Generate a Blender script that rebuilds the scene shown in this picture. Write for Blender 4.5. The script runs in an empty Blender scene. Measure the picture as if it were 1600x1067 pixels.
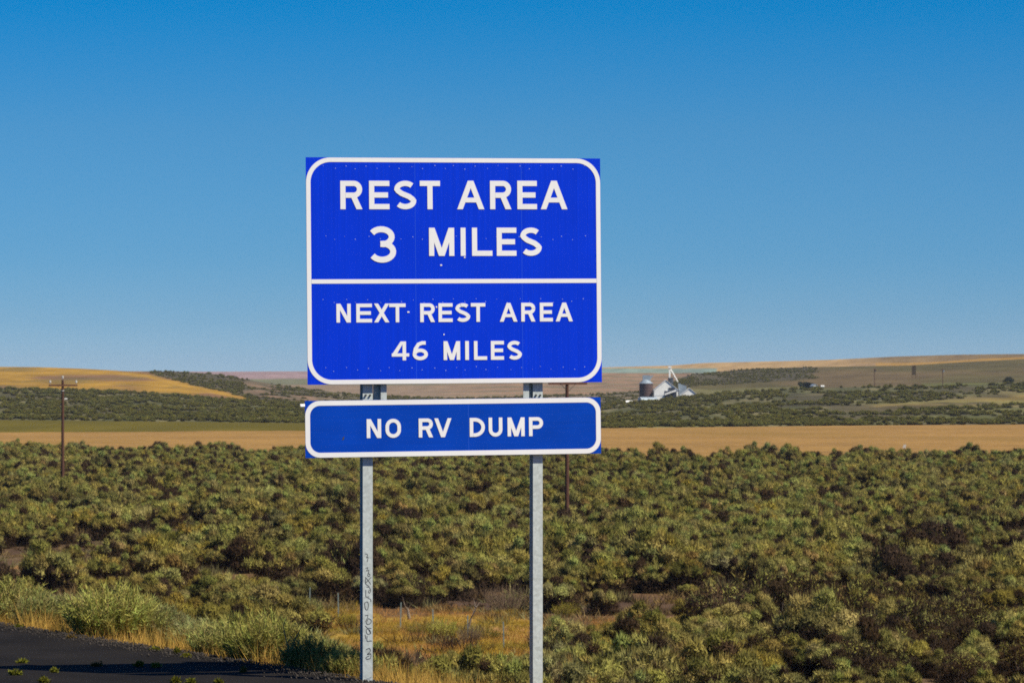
import bpy, math, random
import numpy as np
from mathutils import Vector, Matrix

C = bpy.context.scene
COL = C.collection
rng = np.random.default_rng(7)
random.seed(7)
R = math.radians

# ------------------------------------------------------------------ camera
F = 6020.0            # focal length in units of the 1600 px wide frame
CAMZ = 3.07           # eye height above the road
HZ = 600.0            # row of the level line
cam_d = bpy.data.cameras.new('camera')
cam = bpy.data.objects.new('camera', cam_d); COL.objects.link(cam)
cam.location = (0, 0, CAMZ); cam.rotation_euler = (R(90), 0, 0)
cam_d.sensor_width = 36; cam_d.lens = 36 * F / 1600
cam_d.shift_y = (HZ - 533.5) / 1600
cam_d.clip_start = 0.5; cam_d.clip_end = 60000
C.camera = cam
cam_d.dof.use_dof = True; cam_d.dof.focus_distance = 40.0; cam_d.dof.aperture_fstop = 11.0

# ------------------------------------------------------------------ light
SUN_EL, SUN_AZ = R(50), R(60)         # azimuth measured from straight behind the camera, + to the right
S = Vector((math.sin(SUN_AZ) * math.cos(SUN_EL), -math.cos(SUN_AZ) * math.cos(SUN_EL), math.sin(SUN_EL)))
ld = bpy.data.lights.new('sun', 'SUN'); ld.energy = 5.0; ld.angle = R(0.53); ld.color = (1.0, 0.93, 0.80)
sun = bpy.data.objects.new('sun', ld); COL.objects.link(sun)
sun.rotation_euler = S.to_track_quat('Z', 'Y').to_euler(); sun.location = (0, -20, 60)

W = bpy.data.worlds.new('World'); C.world = W; W.use_nodes = True
nt = W.node_tree; nt.nodes.clear()
sky = nt.nodes.new('ShaderNodeTexSky'); sky.sky_type = 'NISHITA'; sky.sun_disc = False
sky.sun_elevation = SUN_EL; sky.sun_rotation = math.atan2(S.x, S.y)
sky.altitude = 300; sky.air_density = 1.0; sky.dust_density = 0.0; sky.ozone_density = 5.0
# the deep clear blue of a dry day: the sky's own colours graded once by elevation, all the way round
tcw = nt.nodes.new('ShaderNodeTexCoord'); sep = nt.nodes.new('ShaderNodeSeparateXYZ'); ramp = nt.nodes.new('ShaderNodeValToRGB')
els = [(0.0, (.262, .41, .69)), (.006, (.225, .375, .64)), (.0166, (.170, .327, .58)), (.033, (.122, .300, .548)), (.066, (.093, .287, .50)), (.097, (.0075, .261, .503)), (.13, (.012, .22, .45)), (.4, (.12, .30, .55)), (1.0, (.25, .45, .72))]
cr = ramp.color_ramp
while len(cr.elements) < len(els): cr.elements.new(.5)
for e_, (p_, c_) in zip(cr.elements, els): e_.position = p_; e_.color = (*c_, 1)
mulw = nt.nodes.new('ShaderNodeVectorMath'); mulw.operation = 'MULTIPLY'
bg = nt.nodes.new('ShaderNodeBackground'); bg.inputs[1].default_value = 0.125
out = nt.nodes.new('ShaderNodeOutputWorld')
nt.links.new(tcw.outputs['Generated'], sep.inputs[0]); nt.links.new(sep.outputs[2], ramp.inputs[0])
nt.links.new(sky.outputs[0], mulw.inputs[0]); nt.links.new(ramp.outputs[0], mulw.inputs[1])
nt.links.new(mulw.outputs[0], bg.inputs[0]); nt.links.new(bg.outputs[0], out.inputs[0])

C.view_settings.view_transform = 'Standard'
C.view_settings.look = 'None'
C.view_settings.exposure = 0.42
C.view_settings.gamma = 1.0
C.view_settings.use_curve_mapping = False
try:
    C.cycles.use_denoising = False; C.cycles.denoiser = 'OPENIMAGEDENOISE'
    C.cycles.max_bounces = 6; C.cycles.diffuse_bounces = 3; C.cycles.transparent_max_bounces = 4
    C.cycles.pixel_filter_type = 'BLACKMAN_HARRIS'; C.cycles.filter_width = 1.7
except Exception:
    pass

# ------------------------------------------------------------------ helpers
def srgb(r, g, b):
    f = lambda c: ((c / 255 + 0.055) / 1.055) ** 2.4 if c > 10 else c / 255 / 12.92
    return np.array([f(r), f(g), f(b)])

def vnoise(x, y, seed=0):
    xi = np.floor(x).astype(np.int64); yi = np.floor(y).astype(np.int64)
    xf = x - xi; yf = y - yi
    u = xf * xf * (3 - 2 * xf); v = yf * yf * (3 - 2 * yf)
    def h(a, b):
        n = (a * 374761393 + b * 668265263 + seed * 1442695041) & 0x7fffffff
        n = ((n ^ (n >> 13)) * 1274126177) & 0x7fffffff
        return ((n ^ (n >> 16)) & 0xffff) / 65535.0
    return (h(xi, yi) * (1 - u) + h(xi + 1, yi) * u) * (1 - v) + (h(xi, yi + 1) * (1 - u) + h(xi + 1, yi + 1) * u) * v

def fbm(x, y, seed=0, oct=4):
    s = np.zeros_like(np.asarray(x, float)); a = 0.5; t = 0
    for k in range(oct):
        s = s + a * vnoise(x * 2 ** k, y * 2 ** k, seed + k); t += a; a *= 0.5
    return s / t

def mesh_np(name, V, polys, mats=(), midx=None, attrs=None, smooth=False):
    """V (n,3); polys: (m,k) array of one size, or a list of such arrays."""
    if not isinstance(polys, list): polys = [polys]
    me = bpy.data.meshes.new(name)
    V = np.asarray(V, np.float32)
    me.vertices.add(len(V)); me.vertices.foreach_set('co', V.ravel())
    li = np.concatenate([p.ravel() for p in polys]).astype(np.int32)
    sizes = np.concatenate([np.full(len(p), p.shape[1]) for p in polys]).astype(np.int32)
    me.loops.add(len(li)); me.loops.foreach_set('vertex_index', li)
    me.polygons.add(len(sizes))
    me.polygons.foreach_set('loop_start', np.concatenate([[0], np.cumsum(sizes)[:-1]]).astype(np.int32))
    me.polygons.foreach_set('loop_total', sizes)
    for m in mats: me.materials.append(m)
    if midx is not None: me.polygons.foreach_set('material_index', np.asarray(midx, np.int32))
    if attrs:
        for k, a in attrs.items():
            a = np.asarray(a, np.float32)
            if a.ndim == 2:
                at = me.attributes.new(k, 'FLOAT_COLOR', 'POINT')
                b = np.ones((len(V), 4), np.float32); b[:, :3] = a[:, :3]
                at.data.foreach_set('color', b.ravel())
            else:
                at = me.attributes.new(k, 'FLOAT', 'POINT'); at.data.foreach_set('value', a)
    me.update(calc_edges=True)
    if smooth: me.polygons.foreach_set('use_smooth', np.ones(len(sizes), bool))
    return me

def link(name, me, parent=None, mat=None):
    o = bpy.data.objects.new(name, me); COL.objects.link(o)
    if mat: me.materials.append(mat)
    if parent: o.parent = parent
    return o

def tag(o, label=None, cat=None, group=None, kind=None):
    if label: o['label'] = label
    if cat: o['category'] = cat
    if group: o['group'] = group
    if kind: o['kind'] = kind
    return o

def empty(name, loc, rz=0, label=None, cat=None, group=None):
    o = bpy.data.objects.new(name, None); COL.objects.link(o)
    o.location = loc; o.rotation_euler = (0, 0, rz); o.empty_display_size = 0.3
    return tag(o, label, cat, group)

class MB:
    """collects boxes / prisms / tubes; build() links them as one mesh object"""
    def __init__(s): s.V = []; s.P = []
    def poly_prism(s, pts, z0, z1, axes=None):
        """pts in (a,b); extruded z0..z1; axes maps (a,b,c)->xyz"""
        ax = axes or (lambda a, b, c: (a, c, b))
        n = len(pts); k = len(s.V)
        for c in (z0, z1):
            for a, b in pts: s.V.append(ax(a, b, c))
        s.P.append(tuple(k + i for i in range(n))); s.P.append(tuple(k + n + i for i in reversed(range(n))))
        for i in range(n):
            j = (i + 1) % n; s.P.append((k + j, k + i, k + n + i, k + n + j))
        return s
    def box(s, x0, x1, y0, y1, z0, z1):
        return s.poly_prism([(x0, z0), (x1, z0), (x1, z1), (x0, z1)], y0, y1)
    def tube(s, pts, radii, n=8, cap=True):
        k0 = len(s.V); pts = [Vector(p) for p in pts]
        for i, p in enumerate(pts):
            d = (pts[min(i + 1, len(pts) - 1)] - pts[max(i - 1, 0)]).normalized()
            a = d.orthogonal().normalized() if abs(d.z) < .9 else Vector((1, 0, 0)) - d * d.x
            a.normalize(); b = d.cross(a)
            for j in range(n):
                t = 2 * math.pi * j / n; s.V.append(tuple(p + (a * math.cos(t) + b * math.sin(t)) * radii[i]))
        for i in range(len(pts) - 1):
            for j in range(n):
                j2 = (j + 1) % n
                s.P.append((k0 + i * n + j, k0 + i * n + j2, k0 + (i + 1) * n + j2, k0 + (i + 1) * n + j))
        if cap:
            s.P.append(tuple(k0 + j for j in reversed(range(n))))
            s.P.append(tuple(k0 + (len(pts) - 1) * n + j for j in range(n)))
        return s
    def build(s, name, mat, parent=None, loc=None, smooth=False):
        me = bpy.data.meshes.new(name); me.from_pydata(s.V, [], s.P); me.update()
        import bmesh
        bm = bmesh.new(); bm.from_mesh(me); bmesh.ops.recalc_face_normals(bm, faces=bm.faces); bm.to_mesh(me); bm.free()
        if smooth: me.shade_smooth()
        o = link(name, me, parent, mat)
        if loc: o.location = loc
        return o

# ---- materials
def new_mat(name):
    m = bpy.data.materials.new(name); m.use_nodes = True
    n = m.node_tree; b = n.nodes['Principled BSDF']
    return m, n, b

def N(n, t, **kw):
    x = n.nodes.new(t)
    for k, v in kw.items():
        if k.startswith('i_'):
            x.inputs[int(k[2:]) if k[2:].isdigit() else k[2:].replace('_', ' ')].default_value = v
        else: setattr(x, k, v)
    return x

def flat_mat(name, col, rough=0.7, noise=0.15, scale=6, metal=0, bump=0, stretch=(1, 1, 1), spec=0.3):
    m, n, b = new_mat(name)
    tc = N(n, 'ShaderNodeTexCoord'); mp = N(n, 'ShaderNodeMapping'); mp.inputs['Scale'].default_value = stretch
    nz = N(n, 'ShaderNodeTexNoise'); nz.inputs['Scale'].default_value = scale; nz.inputs['Detail'].default_value = 6
    rm = N(n, 'ShaderNodeMapRange'); rm.inputs[1].default_value = .3; rm.inputs[2].default_value = .7
    rm.inputs[3].default_value = 1 - noise; rm.inputs[4].default_value = 1 + noise
    mx = N(n, 'ShaderNodeVectorMath', operation='SCALE'); mx.inputs[0].default_value = tuple(col)
    n.links.new(tc.outputs['Object'], mp.inputs[0]); n.links.new(mp.outputs[0], nz.inputs['Vector'])
    n.links.new(nz.outputs['Fac'], rm.inputs[0]); n.links.new(rm.outputs[0], mx.inputs['Scale'])
    n.links.new(mx.outputs[0], b.inputs['Base Color'])
    b.inputs['Roughness'].default_value = rough; b.inputs['Metallic'].default_value = metal
    b.inputs['Specular IOR Level'].default_value = spec
    if bump:
        bp = N(n, 'ShaderNodeBump'); bp.inputs['Strength'].default_value = bump; bp.inputs['Distance'].default_value = .02
        n.links.new(nz.outputs['Fac'], bp.inputs['Height']); n.links.new(bp.outputs[0], b.inputs['Normal'])
    return m

def attr_mat(name, scale, amp, stretch=(1, 1, 1), bump=0.0, bdist=0.1, scale2=None):
    """base colour from the point colour attribute 'col' (albedo), broken up by noise"""
    m, n, b = new_mat(name)
    at = N(n, 'ShaderNodeAttribute', attribute_name='col')
    tc = N(n, 'ShaderNodeTexCoord'); mp = N(n, 'ShaderNodeMapping'); mp.inputs['Scale'].default_value = stretch
    nz = N(n, 'ShaderNodeTexNoise'); nz.inputs['Scale'].default_value = scale; nz.inputs['Detail'].default_value = 8; nz.inputs['Roughness'].default_value = .65
    rm = N(n, 'ShaderNodeMapRange'); rm.inputs[1].default_value = .3; rm.inputs[2].default_value = .7
    rm.inputs[3].default_value = 1 - amp; rm.inputs[4].default_value = 1 + amp
    mx = N(n, 'ShaderNodeVectorMath', operation='SCALE')
    n.links.new(tc.outputs['Object'], mp.inputs[0]); n.links.new(mp.outputs[0], nz.inputs['Vector'])
    n.links.new(nz.outputs['Fac'], rm.inputs[0]); n.links.new(rm.outputs[0], mx.inputs['Scale'])
    n.links.new(at.outputs['Color'], mx.inputs[0]); n.links.new(mx.outputs[0], b.inputs['Base Color'])
    b.inputs['Roughness'].default_value = 0.95; b.inputs['Specular IOR Level'].default_value = 0.1
    if bump:
        bp = N(n, 'ShaderNodeBump'); bp.inputs['Strength'].default_value = bump; bp.inputs['Distance'].default_value = bdist
        n.links.new(nz.outputs['Fac'], bp.inputs['Height']); n.links.new(bp.outputs[0], b.inputs['Normal'])
    return m

def leaf_mat(name, trans=0.25, rnd=0.3):
    """leaf albedo = attribute 'col' x object colour x per-plant random"""
    m, n, b = new_mat(name)
    at = N(n, 'ShaderNodeAttribute', attribute_name='col')
    oi = N(n, 'ShaderNodeObjectInfo')
    mul = N(n, 'ShaderNodeVectorMath', operation='MULTIPLY')
    n.links.new(at.outputs['Color'], mul.inputs[0]); n.links.new(oi.outputs['Color'], mul.inputs[1])
    rp = N(n, 'ShaderNodeValToRGB')
    cr = rp.color_ramp; cr.elements[0].color = (1 - rnd, 1 - rnd * 1.02, 1 - rnd, 1); cr.elements[1].color = (1 + rnd * .45, 1 + rnd * .42, 1 + rnd * .4, 1)
    e = cr.elements.new(.35); e.color = (1.05, .97, .8, 1)
    e = cr.elements.new(.65); e.color = (.95, .96, .90, 1)
    n.links.new(oi.outputs['Random'], rp.inputs[0])
    m2 = N(n, 'ShaderNodeVectorMath', operation='MULTIPLY')
    n.links.new(mul.outputs[0], m2.inputs[0]); n.links.new(rp.outputs[0], m2.inputs[1])
    n.nodes.remove(b)
    d = N(n, 'ShaderNodeBsdfDiffuse'); t = N(n, 'ShaderNodeBsdfTranslucent'); ms = N(n, 'ShaderNodeMixShader'); ms.inputs[0].default_value = trans
    n.links.new(m2.outputs[0], d.inputs[0]); n.links.new(m2.outputs[0], t.inputs[0])
    n.links.new(d.outputs[0], ms.inputs[1]); n.links.new(t.outputs[0], ms.inputs[2])
    n.links.new(ms.outputs[0], n.nodes['Material Output'].inputs[0])
    return m

# ------------------------------------------------------------------ ground
PZ = CAMZ - 12.7                                     # level of the sagebrush plain
E0 = np.array([-1.25, 39.6]); ED = np.array([-5.33, 9.9]); ED = ED / np.linalg.norm(ED)   # road edge line (heading away)
EN = np.array([ED[1], -ED[0]])                        # points off the road (right / away)
def edge_e(x, y): return (x - E0[0]) * EN[0] + (y - E0[1]) * EN[1]
def edge_t(x, y): return (x - E0[0]) * ED[0] + (y - E0[1]) * ED[1]
def ground_z(x, y):
    x = np.asarray(x, float); y = np.asarray(y, float)
    e = edge_e(x, y) + 0.25 * (fbm(x * .5, y * .5, 3, 3) - .5)
    z = np.where(e < 0, -0.03, np.where(e < 1.5, -0.03 - e * 0.12, -0.21 - (e - 1.5) / 2.8))
    und = 0.9 * (fbm(x / 40, y / 40, 5, 3) - .5) * np.clip((np.hypot(x, y) - 90) / 60, 0, 1) * np.clip((900 - np.hypot(x, y)) / 200, 0, 1)
    return np.maximum(z, PZ + und)
def on_plain(px, py):
    D = F * (CAMZ - PZ) / (py - HZ); return (px - 800) / F * D, D
def xy_at(px, D): return (px - 800) / F * D, D
def smooth01(t): t = np.clip(t, 0, 1); return t * t * (3 - 2 * t)
def mixc(a, b, t): t = np.asarray(t)[..., None]; return a * (1 - t) + b * t

SOIL = np.array([.075, .045, .026]); ORANGE = np.array([.33, .175, .060]); TAN = np.array([.252, .142, .038])
YGRASS = np.array([.32, .22, .036]); GREEN = np.array([.092, .072, .0025]); DRYG = np.array([.21, .15, .06])

FIELD_NEAR_X = [-600, 0, 400, 940, 1300, 1600, 2200]; FIELD_NEAR_Y = [712, 712, 717, 724, 729, 730, 733]
FIELD_FAR_Y = [677, 676, 673, 668, 664, 662, 660]
GREEN_FAR_Y = [653, 655, 659, 668.5, 664.5, 662.5, 660.5]
def yD(y): return F * (CAMZ - PZ) / (y - HZ)

def clearing(px, py):
    """1 in the open dry-grass strip along the fence (plain coordinates given as bearing / dip)"""
    wob = 14 * (fbm(px / 30, py / 12, 11, 3) - .5)
    def el(cx, cy, rx, ry): return ((px - cx) / rx) ** 2 + ((py + wob - cy) / ry) ** 2 < 1
    return (el(520, 975, 120, 24) | el(660, 990, 170, 32) | el(790, 996, 120, 32) | el(960, 990, 90, 22)
            | el(1205, 1004, 34, 15) | el(1370, 955, 40, 9) | el(55, 885, 40, 7) | el(1220, 952, 40, 9)
            | el(480, 860, 18, 5) | el(1300, 1000, 16, 6)).astype(float)

az = np.concatenate([np.radians(np.linspace(-180, -20, 21)), np.radians(np.linspace(-18, -9, 12)), np.radians(np.linspace(-8.8, 8.8, 330)),
                     np.radians(np.linspace(9, 18, 12)), np.radians(np.linspace(20, 180, 21))])
rr = np.concatenate([np.geomspace(.6, 30, 16)[:-1], np.linspace(30, 75, 90), np.linspace(76, 150, 25)[1:], np.linspace(151, 300, 100), np.linspace(302, 640, 110),
                     np.linspace(644, 1420, 180), np.geomspace(1440, 9000, 26)])
AZ, RR = np.meshgrid(az, rr); GX = RR * np.sin(AZ); GY = RR * np.cos(AZ)
GZ = ground_z(GX, GY)
front = GY > 1
PX = np.where(front, 800 + F * GX / np.where(front, GY, 1), 5000 * np.sign(GX)); PXc = np.clip(PX, -600, 2200)
D = np.where(front, GY, RR); PY = HZ + F * (CAMZ - PZ) / D
n1 = fbm(GX / 9, GY / 9, 21, 4); n2 = fbm(GX / 60, GY / 60, 22, 4); n3 = fbm(GX / 25, GY / 120, 23, 3)
col = mixc(SOIL, np.array([.13, .085, .04]), smooth01((n1 - .5) * 5) * .7)
col = mixc(col, ORANGE * .8, smooth01((n2 - .62) * 6) * .6)
e = edge_e(GX, GY)
clr = clearing(PX, PY) * (D > 120)
oc = mixc(ORANGE, YGRASS, smooth01((n1 - .5) * 5))
col = mixc(col, oc, clr)
fn = yD(np.interp(PXc, FIELD_NEAR_X, FIELD_NEAR_Y)) + 30 * (n1 - .5)
ff = yD(np.interp(PXc, FIELD_NEAR_X, FIELD_FAR_Y)) + 40 * (n3 - .5) + 20 * (n1 - .5)
gf = yD(np.interp(PXc, FIELD_NEAR_X, GREEN_FAR_Y))
stripe = .5 + .5 * np.sin((D + GX * .03) / 17 + 3 * n2)
n4 = fbm(GX / 7, GY / 16, 24, 4); n5 = fbm(GX / 90, GY / 11, 25, 3)
fieldc = TAN * (.60 + .25 * n3 + .10 * stripe + .34 * n4 + .22 * n5)[..., None]
fieldc = mixc(fieldc, np.array([.215, .125, .026]), smooth01((n2 - .5) * 4) * .7)
col = np.where(((D > fn) & (D <= ff))[..., None], fieldc, col)
greenc = mixc(GREEN, np.array([.125, .095, .005]), smooth01((n3 - .4) * 3) * .7)
col = np.where((D > ff)[..., None], greenc, col)
# embankment by the road: dry grass
col = np.where(((e > -2) & (e < 30) & (D < 120))[..., None], mixc(np.array([.27, .17, .06]), DRYG * .8, smooth01((n1 - .3) * 2)), col)
nr, na = GX.shape
ii = (np.arange(nr - 1)[:, None] * na + np.arange(na - 1)[None, :])
Q = np.stack([ii, ii + 1, ii + na + 1, ii + na], -1).reshape(-1, 4)
Q2 = np.stack([np.arange(nr - 1) * na + na - 1, np.arange(nr - 1) * na, np.arange(1, nr) * na, np.arange(1, nr) * na + na - 1], -1)  # closes the ring behind
GM = attr_mat('ground_soil', 0.9, .35, (1, 1, 1), .5, .15)
V = np.stack([GX, GY, GZ], -1).reshape(-1, 3)
core = np.concatenate([[len(V)], ]) ; V = np.vstack([V, [[0, 0, -.03]]]); cc = np.vstack([col.reshape(-1, 3), col[0, 0][None]])
T = np.stack([np.full(na - 1, len(V) - 1), np.arange(1, na), np.arange(na - 1)], -1)
gme = mesh_np('ground', V, [Q[:, ::-1], Q2[:, ::-1], T[:, ::-1]], [GM], attrs={'col': cc}, smooth=True)
tag(link('ground', gme), kind='structure')

# ---- road: one sheet with a ragged edge
AS, n, b = new_mat('asphalt')
tc = N(n, 'ShaderNodeTexCoord'); nz = N(n, 'ShaderNodeTexNoise'); nz.inputs['Scale'].default_value = 45; nz.inputs['Detail'].default_value = 8
nz2 = N(n, 'ShaderNodeTexNoise'); nz2.inputs['Scale'].default_value = .9; nz2.inputs['Detail'].default_value = 5
vr = N(n, 'ShaderNodeTexVoronoi'); vr.inputs['Scale'].default_value = 60
rp = N(n, 'ShaderNodeValToRGB'); rp.color_ramp.elements[0].position = .3; rp.color_ramp.elements[1].position = .72
rp.color_ramp.elements[0].color = (.004, .0036, .0030, 1); rp.color_ramp.elements[1].color = (.024, .0195, .0150, 1)
r2 = N(n, 'ShaderNodeMapRange'); r2.inputs[1].default_value = .3; r2.inputs[2].default_value = .7; r2.inputs[3].default_value = .7; r2.inputs[4].default_value = 1.35
sc = N(n, 'ShaderNodeVectorMath', operation='SCALE')
for x in (nz, nz2, vr): n.links.new(tc.outputs['Object'], x.inputs['Vector'])
n.links.new(nz.outputs['Fac'], rp.inputs[0]); n.links.new(nz2.outputs['Fac'], r2.inputs[0])
n.links.new(rp.outputs[0], sc.inputs[0]); n.links.new(r2.outputs[0], sc.inputs['Scale']); n.links.new(sc.outputs[0], b.inputs['Base Color'])
b.inputs['Roughness'].default_value = .95; b.inputs['Specular IOR Level'].default_value = .1
bp = N(n, 'ShaderNodeBump'); bp.inputs['Strength'].default_value = .8; bp.inputs['Distance'].default_value = .015
n.links.new(vr.outputs['Distance'], bp.inputs['Height']); n.links.new(bp.outputs[0], b.inputs['Normal'])
ts = np.concatenate([np.linspace(-60, -6, 30), np.linspace(-5.9, 16, 440), np.linspace(16.5, 160, 70)])
es = np.array([-34, -20, -10, -5, -2.5, -1.2, -.8, -.5, -.3, -.15, -.05, 0.0, .06])
TT, EE = np.meshgrid(ts, es, indexing='ij')
jag = (.16 * (fbm(ts * 1.1, ts * 0 + 2, 31, 3) - .5) + .10 * (fbm(ts * 7, ts * 0, 32, 3) - .5))[:, None]
EE = EE + jag * (EE > -1)
RX = E0[0] + ED[0] * TT + EN[0] * EE; RY = E0[1] + ED[1] * TT + EN[1] * EE
RZ = np.where(EE > .03 + jag, -.11, .0) + .014 * (fbm(RX * 4, RY * 4, 33, 3) - .5) * (EE > -1.0) + np.where(EE > -.6, .022 * (fbm(RX * 9, RY * 9, 34, 2) - .35), 0) - .015 * smooth01((EE + .5) / .5)
nr, na = TT.shape
ii = (np.arange(nr - 1)[:, None] * na + np.arange(na - 1)[None, :])
Q = np.stack([ii, ii + 1, ii + na + 1, ii + na], -1).reshape(-1, 4)
rme = mesh_np('road', np.stack([RX, RY, RZ], -1).reshape(-1, 3), Q[:, ::-1], [AS], smooth=True)
tag(link('road', rme), kind='structure')

# ------------------------------------------------------------------ hills (each a sheet that starts under the plain and drops behind its crest)
def hill(name, xs, base_y, base_D, crest_y, crest_D, colour, mat, shape=1.0, step=4, rows=70, rough=.5, back=60):
    px = np.arange(xs[0], xs[-1] + step, step, dtype=float)
    def surf(p, v):
        by = np.interp(p, xs, base_y); cy = np.interp(p, xs, crest_y)
        bD = np.interp(p, xs, base_D); cD = np.interp(p, xs, crest_D)
        y = by + (cy - by) * (1 - (1 - v) ** shape); Dd = bD + (cD - bD) * v
        X = (p - 800) / F * Dd
        z = CAMZ - (y - HZ) * Dd / F
        z = z + rough * (fbm(X / 45, Dd / 45, 41, 4) - .5) * np.sin(np.pi * np.clip(v, 0, 1)) ** .5 * 2
        return X, Dd, z, y
    v = np.linspace(0, 1, rows)
    Pp, Vv = np.meshgrid(px, v); X, Dd, z, y = surf(Pp, Vv)
    c = colour(Pp, Vv, y, X, Dd)
    x0, d0, z0 = X[0] * .985, Dd[0] * .985, np.minimum(z[0] - 8, PZ - 6)          # skirt below the ground
    xb, db, zb = X[-1] * 1.06, Dd[-1] * 1.06, z[-1] - back * .25
    xc, dc, zc = X[-1] * 1.3, Dd[-1] * 1.3, np.minimum(z[-1] - back, PZ - 6)
    X = np.vstack([x0, X, xb, xc]); Dd = np.vstack([d0, Dd, db, dc]); z = np.vstack([z0, z, zb, zc])
    c = np.concatenate([c[:1], c, c[-1:], c[-1:]], 0)
    nr, na = X.shape
    ii = (np.arange(nr - 1)[:, None] * na + np.arange(na - 1)[None, :])
    Q = np.stack([ii, ii + 1, ii + na + 1, ii + na], -1).reshape(-1, 4)
    me = mesh_np(name, np.stack([X, Dd, z], -1).reshape(-1, 3), Q, [mat], attrs={'col': c.reshape(-1, 3)}, smooth=True)
    tag(link(name, me), kind='structure')
    return surf
HM = attr_mat('hill_grass', .05, .28, (1, .35, 1))
SAGEG = np.array([.076, .074, .026]); SAGED = np.array([.074, .062, .032]); OLIVE_VIGN = np.array([.082, .066, .020]); GOLD = np.array([.30, .168, .020]); PINKT = np.array([.235, .145, .078])
PURP_HAZE = np.array([.25, .17, .155]); FARG = np.array([.13, .125, .06]); BLUEG_HAZE = np.array([.17, .22, .17])  # purple and blue-green have the distance haze mixed into the colour

def col_far(p, v, y, X, Dd):
    k = fbm(X / 400, Dd / 900, 51, 3); k2 = fbm(X / 120, Dd / 200, 52, 3)
    yy = y + 3 * (k - .5)
    left = mixc(PURP_HAZE, FARG, smooth01((yy - 591) / 1.2))
    left = mixc(left, np.array([.24, .15, .09]), smooth01((yy - 600) / 3) * .7)
    right = mixc(np.array([.34, .22, .09]), BLUEG_HAZE, smooth01((yy - np.interp(p, [900, 1100, 1200], [574.5, 575, 572])) / 1) * (p < 1120))
    right = mixc(right, PINKT, smooth01((yy - 582) / 1.2) * (p < 1120))
    st = (.5 + .5 * np.sin(yy * 1.05 + 1.2 * np.sin(p / 60)))
    right = mixc(right, FARG * .9, smooth01((st - .62) * 4) * (yy > 583) * (p < 1150) * .6)
    rg = mixc(np.array([.17, .115, .05]), np.array([.29, .165, .035]), smooth01((y - np.interp(p, [1300, 1450, 1600], [567, 565.5, 556.5])) / 1.0))
    rg = mixc(rg, np.array([.16, .12, .09]), ((p > 1250) & (p < 1370)) * smooth01((y - 567) / 1.5) * .6)
    right = mixc(right, rg, smooth01((p - 1280) / 120))
    c = mixc(left, right, smooth01((p - 600) / 200))
    return c * (.85 + .3 * k2)[..., None]
xs = [250, 330, 480, 700, 940, 1050, 1100, 1250, 1300, 1400, 1500, 1600, 2000]
far_s = hill('far_hill', xs, [632] * len(xs), [3000] * len(xs), [580, 580.5, 580, 578, 574, 571, 567, 563.5, 562, 557, 554, 553, 549],
             [5200, 5200, 5200, 4800, 4300, 4200, 4000, 3700, 3600, 3500, 3400, 3300, 3300], col_far, HM, 1.15, rough=1.0, back=120)

def ylw(p):   # lower / right boundary of the golden slope on the left hill
    return np.interp(p, [-300, 0, 100, 200, 260, 300, 360, 400], [600, 605, 610, 613, 616, 619, 625, 627])
def col_left(p, v, y, X, Dd):
    k = fbm(X / 60, Dd / 160, 61, 4); k2 = fbm(X / 14, Dd / 30, 62, 4)
    g = mixc(np.array([.175, .095, .040]), GOLD * .95, smooth01((k - .44) * 7))
    g = mixc(g, np.array([.12, .09, .025]), smooth01((fbm(X / 35, Dd / 60, 63, 3) - .5) * 5) * .65)
    g = mixc(g, GOLD * 1.05, smooth01(1 - np.abs(y - np.interp(p, [180, 230, 300, 380], [583, 588, 606, 622])) / 5))
    d = mixc(SAGED, np.array([.20, .12, .07]), smooth01((k2 - .55) * 5) * np.clip((p - 330) / 120, .0, .9))
    bx = np.interp(y, [578, 585, 592, 600, 612, 622], [212, 240, 262, 292, 345, 385])
    ed = smooth01((p - bx + 24 * (k2 - .5)) / 6)
    low = smooth01((y - ylw(p) + 5 * (k2 - .5)) / 2)
    c = mixc(g, d, np.maximum(ed, low))
    c = mixc(c, np.array([.14, .115, .065]), smooth01((p - 480) / 60) * .7)
    return c * (.8 + .4 * k2)[..., None]
def mask_left(p, v, y, X, Dd):
    k2 = fbm(X / 14, Dd / 30, 62, 4)
    bx = np.interp(y, [578, 585, 592, 600, 612, 622], [212, 240, 262, 292, 345, 385])
    return ((p > bx) & ~((k2 > .56) & (p > 380))) | (y > ylw(p))
xs = [-300, 0, 60, 130, 200, 230, 290, 330, 370, 400, 440, 480, 520, 560, 700, 900, 960, 1000, 1060, 1110, 1160]
left_s = hill('hill', xs, list(np.interp(xs, [-300, 0, 200, 330, 480, 700, 1000, 1160], [612, 614, 618, 628, 636, 640, 638, 630])), [1880] * len(xs),
              [571, 573, 573.5, 576, 580, 580, 581, 584, 590, 596, 602, 607, 612, 617, 622, 617, 614, 611, 604, 612, 640],
              list(np.interp(xs, [0, 480, 1000], [2500, 2300, 2500])), col_left, HM, 1.1, rough=.8)

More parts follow.
